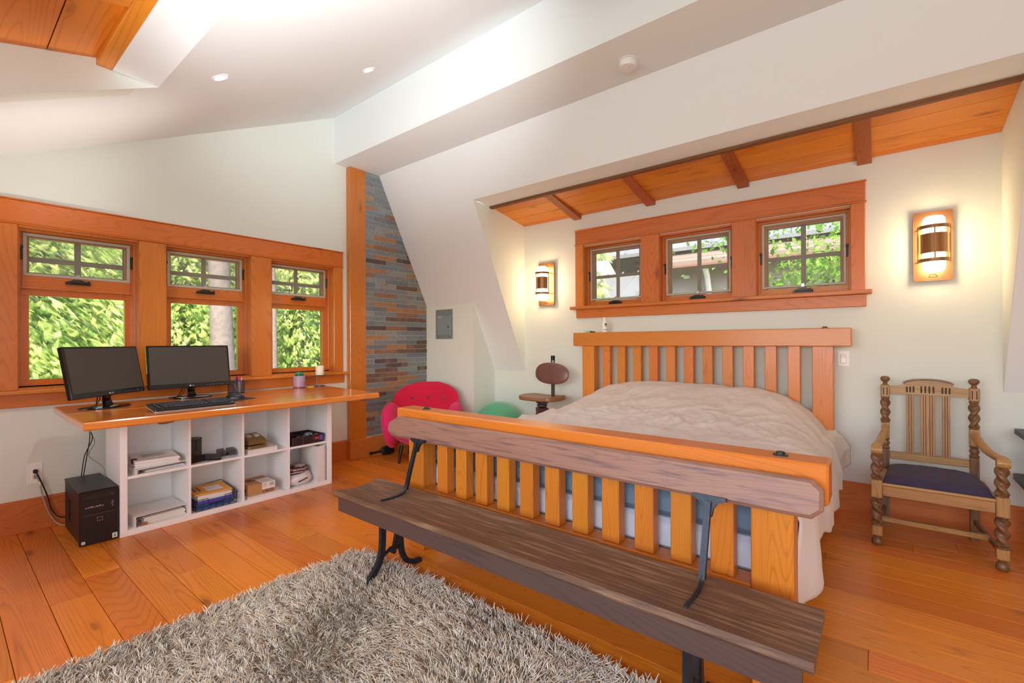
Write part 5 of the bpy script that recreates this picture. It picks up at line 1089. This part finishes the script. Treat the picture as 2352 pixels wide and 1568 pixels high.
# sconces
BRZ = pmat('bronze_brown', lin(148, 104, 66), .38, metal=.65); SG = pmat('sconce_glow', lin(255, 244, 224), .5, emis=(lin(255, 222, 176), 17))
def sconce(x, lb):
    t = thing('wall_sconce', lb, 'sconce', (x, 4.27, 1.668)); H = .474
    obj('back_plate', MB().prism([(a+x, b+1.668+H/2) for a, b in rrect(-.101, -H/2, .101, H/2, .012, 4)], 'y', 4.232, 4.242), BRZ, t); obj('mount_box', MB().box(x-.05, 4.242, 1.78, x+.05, 4.27, 2.03), BRZ, t)
    zc_ = 1.668+H/2; yc = 4.158
    obj('glass_shade', MB().lathe([(.02, -.188), (.045, -.182), (.056, -.168), (.058, -.14), (.058, .14), (.056, .168), (.045, .182), (.02, .188)], 32, (x, yc, zc_)), SG, t, smooth=50)
    def arcstrip(r, z0, z1, a0=-PI*1.0, a1=0.0, th=.004, n=20):
        A = [a0+(a1-a0)*i/n for i in range(n+1)]; V = []
        for rr in (r, r+th):
            for z in (z0, z1): V += [(x+rr*math.cos(a), yc+rr*math.sin(a), z) for a in A]
        k = n+1; F = []
        for i in range(n): F += [(i, i+1, k+i+1, k+i), (2*k+i, 3*k+i, 3*k+i+1, 2*k+i+1), (i, 2*k+i, 2*k+i+1, i+1), (k+i, k+i+1, 3*k+i+1, 3*k+i)]
        F += [(0, k, 3*k, 2*k), (n, 2*k+n, 3*k+n, k+n)]; return MB().add(V, F)
    for z in (.098, -.122): obj('band', arcstrip(.076, zc_+z, zc_+z+.024), BRZ, t, smooth=40)
    obj('centre_shield', arcstrip(.064, zc_-.062, zc_+.068), BRZ, t, smooth=40)
    for a in (-PI+.02, -PI/2, -.02):
        m = MB().box(x+.080*math.cos(a)-.004, yc+.080*math.sin(a)-.004, zc_-.122, x+.080*math.cos(a)+.004, yc+.080*math.sin(a)+.004, zc_+.122, b=.001); obj('upright', m, BRZ, t)
    for s in (-1, 1):
        for z in (-.11, .11): obj('bracket', MB().tube([(x+s*.078, yc, zc_+z), (x+s*.084, 4.234, zc_+z)], .004, 6), BRZ, t)
    m = MB()
    for z in (-H/2+.034, H/2-.046): m.prism([(x-.022, zc_+z-.009), (x+.022, zc_+z-.009), (x+.022, zc_+z-.005), (x-.022, zc_+z-.005)], 'y', 4.229, 4.233); m.tube([(x+.02*math.cos(a), 4.231, zc_+z-.006+.016*math.sin(a)) for a in np.linspace(0, PI, 9)], .002, 5)
    obj('catch', m, pmat('bronze_dark', lin(96, 64, 40), .4, metal=.6), t)
sconce(-2.88, 'lit bronze wall sconce between the alcove corner and the windows'); sconce(.285, 'lit bronze wall sconce above the carved oak chair')
# ================================================================ outdoors
o = obj('ground', MB().box(-40, -30, -3.4, 30, 40, -3.2), pmat('lawn', lin(84, 104, 52), .95, var=.3, vscale=1)); struct(o, 'mossy ground far below the windows', 'ground')
o = obj('sun_blocker_south', MB().box(-5.2, -4.3, 2.92, 3.2, -1.62, 3.05), pmat('blocker_brown', lin(120, 90, 64), .8)); struct(o, 'added unseen slab keeping the sun off the window behind the camera', 'roof')  # unseen slab added to block sun through the south window
hv = [(-14.5, -14, -3.3), (-14.5, 22, -3.3), (-18, 22, 3.5), (-18, -14, 3.5), (-26, 22, 8), (-26, -14, 8), (-27, 22, -3.3), (-27, -14, -3.3)]
o = obj('hill', MB().add(hv, [(0, 1, 2, 3), (3, 2, 4, 5), (5, 4, 6, 7), (0, 7, 6, 1), (1, 6, 4, 2), (0, 3, 5, 7)]), pmat('forest_floor', lin(52, 70, 36), .95, var=.6, vscale=1.5, bump=1, bscale=3)); struct(o, 'dark wooded hillside rising behind the cedars', 'hill')
def leafmat(name, cols, rough=.6, transl=.35):
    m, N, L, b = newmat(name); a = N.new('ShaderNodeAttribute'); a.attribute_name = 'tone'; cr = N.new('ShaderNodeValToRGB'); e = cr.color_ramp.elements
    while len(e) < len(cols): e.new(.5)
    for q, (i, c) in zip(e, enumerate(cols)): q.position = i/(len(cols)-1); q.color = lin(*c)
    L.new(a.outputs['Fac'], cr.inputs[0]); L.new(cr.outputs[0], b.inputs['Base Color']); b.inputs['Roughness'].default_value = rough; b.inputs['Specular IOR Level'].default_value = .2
    t = N.new('ShaderNodeBsdfTranslucent'); L.new(cr.outputs[0], t.inputs[0]); mx = N.new('ShaderNodeMixShader'); mx.inputs[0].default_value = transl; L.new(b.outputs[0], mx.inputs[1]); L.new(t.outputs[0], mx.inputs[2]); L.new(mx.outputs[0], N['Material Output'].inputs[0]); return m
def scatter(name, base_v, base_f, pos, rot, scl, tone, mat, parent):
    n = len(pos); bv = np.array(base_v); V = np.einsum('nij,kj->nki', rot, bv)*scl[:, None, None]+pos[:, None, :]; off = np.array(chain_loc(parent)); V = (V-off).reshape(-1, 3).astype(np.float32)
    bf = np.array(base_f); F = (bf[None]+(np.arange(n)*len(bv))[:, None, None]).reshape(-1, bf.shape[1]); k = bf.shape[1]
    me = bpy.data.meshes.new(name); me.vertices.add(len(V)); me.vertices.foreach_set('co', V.ravel()); me.loops.add(F.size); me.loops.foreach_set('vertex_index', F.ravel().astype(np.int32)); me.polygons.add(len(F)); me.polygons.foreach_set('loop_start', np.arange(0, F.size, k, dtype=np.int32)); me.polygons.foreach_set('loop_total', np.full(len(F), k, dtype=np.int32))
    at = me.attributes.new('tone', 'FLOAT', 'POINT'); at.data.foreach_set('value', np.repeat(tone, len(bv)).astype(np.float32)); me.update(); me.validate()
    o = bpy.data.objects.new(name, me); COL.objects.link(o); o.parent = parent; o.data.materials.append(mat); o['kind'] = 'stuff'; return o
def frames(d, g):
    """rotation matrices whose x axis is d, rolled at random but mostly flat"""
    d = d/np.linalg.norm(d, axis=1, keepdims=True); up = np.tile([0, 0, 1.0], (len(d), 1))+g.normal(0, .45, d.shape); y = np.cross(up, d); y /= np.linalg.norm(y, axis=1, keepdims=True); z = np.cross(d, y); return np.stack([d, y, z], 2)
# a flat cedar spray: a rib with tapering side fingers, drooping towards the tip
FV, FF = [], []
for k in range(14):
    x = .04+.068*k; dz = -.30*x*x
    for s in (-1, 1):
        L_ = .34*math.sin(PI*min(1, (k+2.2)/15.6)); n0 = len(FV)
        FV += [(x-.022, 0, dz), (x+.024, 0, dz-.006), (x+.11+L_*.62, s*L_, dz-.10-.22*L_)]; FF.append((n0, n0+1, n0+2))
CEDAR = leafmat('cedar_green', [(58, 88, 44), (112, 146, 70), (168, 190, 100), (218, 222, 146), (244, 243, 200)])  # ramp runs from shaded-gap green to sunlit-tip yellow
BARK = pmat('bark_grey', lin(104, 94, 88), .9, var=.5, vscale=16, bump=1.0, bscale=40)
def cedar_tree(lb, x, y, h, r, n, seed, zr=(-.6, 4.2), trunk=.16, fs=1):
    g = np.random.default_rng(seed); t = thing('cedar_tree', lb, 'tree', (x, y, -3.2), 0)
    obj('trunk', MB().tube([(x, y, -3.2), (x+.1, y, 0), (x, y, h*.6), (x, y, h)], [trunk*1.3, trunk, trunk*.7, .03], 12), BARK, t, smooth=60)
    # boughs: foliage gathers along drooping limbs
    nb = n//46; bz = g.uniform(zr[0], zr[1], nb); ba = g.normal(0, 1.35, nb); bl = r*(1.05-.07*(bz+1))*g.uniform(.75, 1.12, nb)
    k = 46; f = np.tile(np.linspace(.35, 1, k), nb)+g.normal(0, .03, nb*k); bz, ba, bl = np.repeat(bz, k), np.repeat(ba, k)+g.normal(0, .13, nb*k), np.repeat(bl, k)
    px = x+np.cos(ba)*bl*f; py = y+np.sin(ba)*bl*f; pz = bz+.35*f-.95*f*f+g.normal(0, .10, nb*k)
    d = np.stack([np.cos(ba+g.normal(0, .7, nb*k)), np.sin(ba+g.normal(0, .7, nb*k)), g.uniform(-.9, .05, nb*k)], 1)
    tone = np.clip(.12+.55*f**2+.10*g.normal(0, 1, nb*k)+.10*np.sin(bz*5+ba*3), 0, 1)  # lighter toward bough tips: sunlit tips and dark gaps put into the colour
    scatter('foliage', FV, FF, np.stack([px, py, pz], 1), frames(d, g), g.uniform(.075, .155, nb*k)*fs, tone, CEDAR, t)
    bm = MB()
    for i in range(0, min(nb*k, 46*30), 46): 
        a = ba[i]; bm.tube([(x, y, bz[i]+.0), (x+math.cos(a)*bl[i]*.5, y+math.sin(a)*bl[i]*.5, bz[i]+.02), (x+math.cos(a)*bl[i]*.95, y+math.sin(a)*bl[i]*.95, bz[i]-.5)], [.02, .012, .004], 5)
    obj('branch', bm, BARK, t, kind='stuff')
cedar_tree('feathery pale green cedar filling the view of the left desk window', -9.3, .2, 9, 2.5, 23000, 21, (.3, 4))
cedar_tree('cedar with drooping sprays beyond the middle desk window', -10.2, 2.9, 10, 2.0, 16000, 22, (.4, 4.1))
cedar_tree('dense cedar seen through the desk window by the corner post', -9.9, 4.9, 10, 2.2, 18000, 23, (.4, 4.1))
cedar_tree('dark cedar standing farther back behind the other cedars', -13.0, 3.6, 12, 3.0, 5000, 24, (0, 6), fs=2.6)
cedar_tree('far cedar beyond the left desk window, behind the feathery one', -12.6, -.6, 12, 2.9, 4000, 25, (0, 6), fs=2.6)
cedar_tree('far cedar at the back of the row beyond the corner post', -13.2, 7.6, 12, 3.0, 4000, 26, (0, 6), fs=2.6)
def bare(lb, pts, r0, r1): 
    n = len(pts); P = spline(pts, 6); R = [r0+(r1-r0)*i/(len(P)-1) for i in range(len(P))]; m = MB().tube(P, R, 22)
    m.v = [(a+.012*F3(a*22, b*22, c*1.6), b+.012*F3(b*22+5, a*22, c*1.6), c) for a, b, c in m.v]; m_ = obj('tree_trunk', m, BARK, smooth=60); tag(m_, lb, 'tree trunk')
bare('thick pale grey trunk crossing the middle desk window', [(-8.0, 2.92, -3.2), (-8.0, 2.86, 0), (-8.0, 2.82, 1.2), (-8.02, 2.79, 2.4), (-8.1, 2.75, 5), (-8.1, 2.7, 9)], .185, .12)
bare('slim grey trunk at the left edge of the desk window by the post', [(-8.3, 3.72, -3.2), (-8.3, 3.72, 1), (-8.3, 3.70, 3), (-8.3, 3.7, 8)], .075, .055)
# neighbouring house to the north
ROOF = pmat('metal_roof_grey', lin(120, 122, 122), .5, metal=.1, var=.08, vscale=2); RUST = pmat('shingle_brown', lin(130, 112, 100), .8, var=.25, vscale=9); STUC = pmat('grey_stucco', lin(160, 152, 148), .9, var=.12, vscale=30, bump=.4, bscale=60)
hs = thing('neighbour_house', 'grey house with pale standing-seam metal roof north of the bedroom', 'house', (-2.5, 11, -3.2))
obj('wall', MB().box(-6.2, 9.0, -3.2, 2.5, 14.5, 2.66), STUC, hs); obj('wall', MB().box(-7.5, 7.9, -3.2, -3.55, 9.05, 1.9), STUC, hs)
def seamroof(nm, x0, x1, y0, z0, y1, z1, step, mat):
    r = obj(nm, MB().prism([(y0, z0), (y1, z1), (y1, z1+.07), (y0, z0+.07)], 'x', x0, x1), mat, hs); x = x0+.02
    while x < x1: obj('seam', MB().prism([(y0, z0+.07), (y1, z1+.07), (y1, z1+.105), (y0, z0+.105)], 'x', x-.012, x+.012), mat, r); x += step
    return r
seamroof('roof', -6.6, 2.8, 8.85, 2.98, 11.6, 4.9, .42, ROOF); obj('roof', MB().prism([(14.8, 2.6), (11.6, 4.9), (11.6, 4.97), (14.8, 2.67)], 'x', -6.6, 2.8), ROOF, hs); seamroof('porch_roof', -7.6, -3.5, 7.5, 1.72, 9.0, 2.62, .34, ROOF)
ap = obj('apron_roof', MB().prism([(8.55, 2.62), (9.02, 2.86), (9.02, 2.95), (8.55, 2.70)], 'x', -3.5, 2.7), RUST, hs); 
for k in range(3): obj('shingle_course', MB().prism([(8.55+.155*k, 2.70+.083*k), (8.71+.155*k, 2.785+.083*k), (8.71+.155*k, 2.80+.083*k), (8.55+.155*k, 2.73+.083*k)], 'x', -3.5, 2.7), RUST, ap)
obj('gutter', MB().box(-3.5, 8.48, 2.585, 2.7, 8.56, 2.645), pmat('gutter_brown', lin(130, 92, 70), .5), hs); obj('downspout', MB().tube([(-2.42, 8.53, 2.6), (-2.44, 8.75, 2.45), (-2.46, 8.93, 2.2), (-2.46, 8.93, -3.0)], .05, 8), pmat('downspout_white', lin(232, 232, 232), .4), hs)
obj('wall_lamp', MB().box(-2.92, 8.90, 2.46, -2.82, 9.0, 2.52, b=.01), pmat('lamp_white', lin(250, 250, 246), .4), hs)
obj('ridge_cap', MB().box(-6.6, 11.53, 4.93, 2.8, 11.67, 5.02), ROOF, hs)
BRK = pmat('brick_grey_red', lin(150, 122, 116), .9, var=.2, vscale=6); chm = obj('chimney', MB().box(-4.17, 9.62, 2.9, -3.6, 10.22, 5.6), pmat('mortar', lin(200, 194, 188), .9), hs)
for k in range(36):
    z = 2.95+.073*k
    for j in range(4):
        x = -4.19+.155*j+(.077 if k % 2 else 0)
        if x < -3.70: obj('brick', MB().box(x, 9.595, z, x+.143, 9.63, z+.062, b=.003), BRK, chm)
# oak outside the bed windows
LV = [(0, 0, 0), (.25, .10, .0), (.3, .28, .02), (.5, .14, 0), (.62, .30, .02), (.74, .12, 0), (1, 0, -.03), (.74, -.12, 0), (.62, -.30, .02), (.5, -.14, 0), (.3, -.28, .02), (.25, -.10, 0)]
OAKL = leafmat('oak_leaf', [(58, 110, 30), (110, 162, 50), (150, 196, 76), (190, 214, 112)], transl=.5)
def leafy(nm, lb, cat, limbs, n, spread, seed, lsize=(.06, .10)):
    g = np.random.default_rng(seed); b0 = limbs[0][0]; t = thing(nm, lb, cat, (b0[0], b0[1], b0[2])); bm = MB(); pos = []
    for P in limbs:
        Q = spline(P, 6); bm.tube(Q, [max(.006, .045*(1-i/len(Q))) for i in range(len(Q))], 7); pos += Q[len(Q)//2:]
    obj('branch', bm, pmat('oak_bark', lin(96, 86, 72), .9), t); pos = np.array(pos); c = pos[g.integers(0, len(pos), n)]+g.normal(0, 1, (n, 3))*np.array(spread)
    d = g.normal(0, 1, (n, 3)); d[:, 2] -= .5; scatter('foliage', LV, [tuple(range(12))], c, frames(d, g), g.uniform(*lsize, n), np.clip(g.normal(.5, .25, n), 0, 1), OAKL, t)
leafy('oak_tree', 'oak branch with lobed leaves hanging outside the two right bed windows', 'tree', [[(1.6, 6.9, -3.2), (1.4, 6.7, 0), (.9, 6.4, 2.2), (.2, 6.3, 2.9), (-.7, 6.2, 2.75)], [(1.5, 6.8, -1), (1.1, 6.6, 1.8), (.1, 6.4, 3.2), (-1.0, 6.3, 2.75), (-1.55, 6.25, 2.62)], [(1.5, 6.8, -1), (.9, 6.5, 1.5), (.2, 6.2, 2.1), (-.5, 6.1, 2.25)]], 2300, (.28, .28, .17), 41)
leafy('bush', 'bright leafy shrub top low outside the right bed window', 'shrub', [[(-.6, 6.6, -3.2), (-.6, 6.6, 0), (-.7, 6.6, 1.6), (-.8, 6.5, 2.0)], [(-.4, 6.6, -3.2), (-.3, 6.6, .5), (-.2, 6.5, 1.7), (-.1, 6.4, 2.05)], [(0, 6.7, -3.2), (0, 6.7, 1), (.1, 6.6, 1.9)], [(-.6, 6.6, 0), (-.5, 6.5, 1.7), (-.45, 6.5, 2.1)]], 3400, (.30, .28, .22), 42, (.05, .09))
cedar_tree('yellow-green cedar beyond the left bed window', -4.55, 6.5, 8, 1.45, 5200, 27, (1.8, 5), fs=1.5)
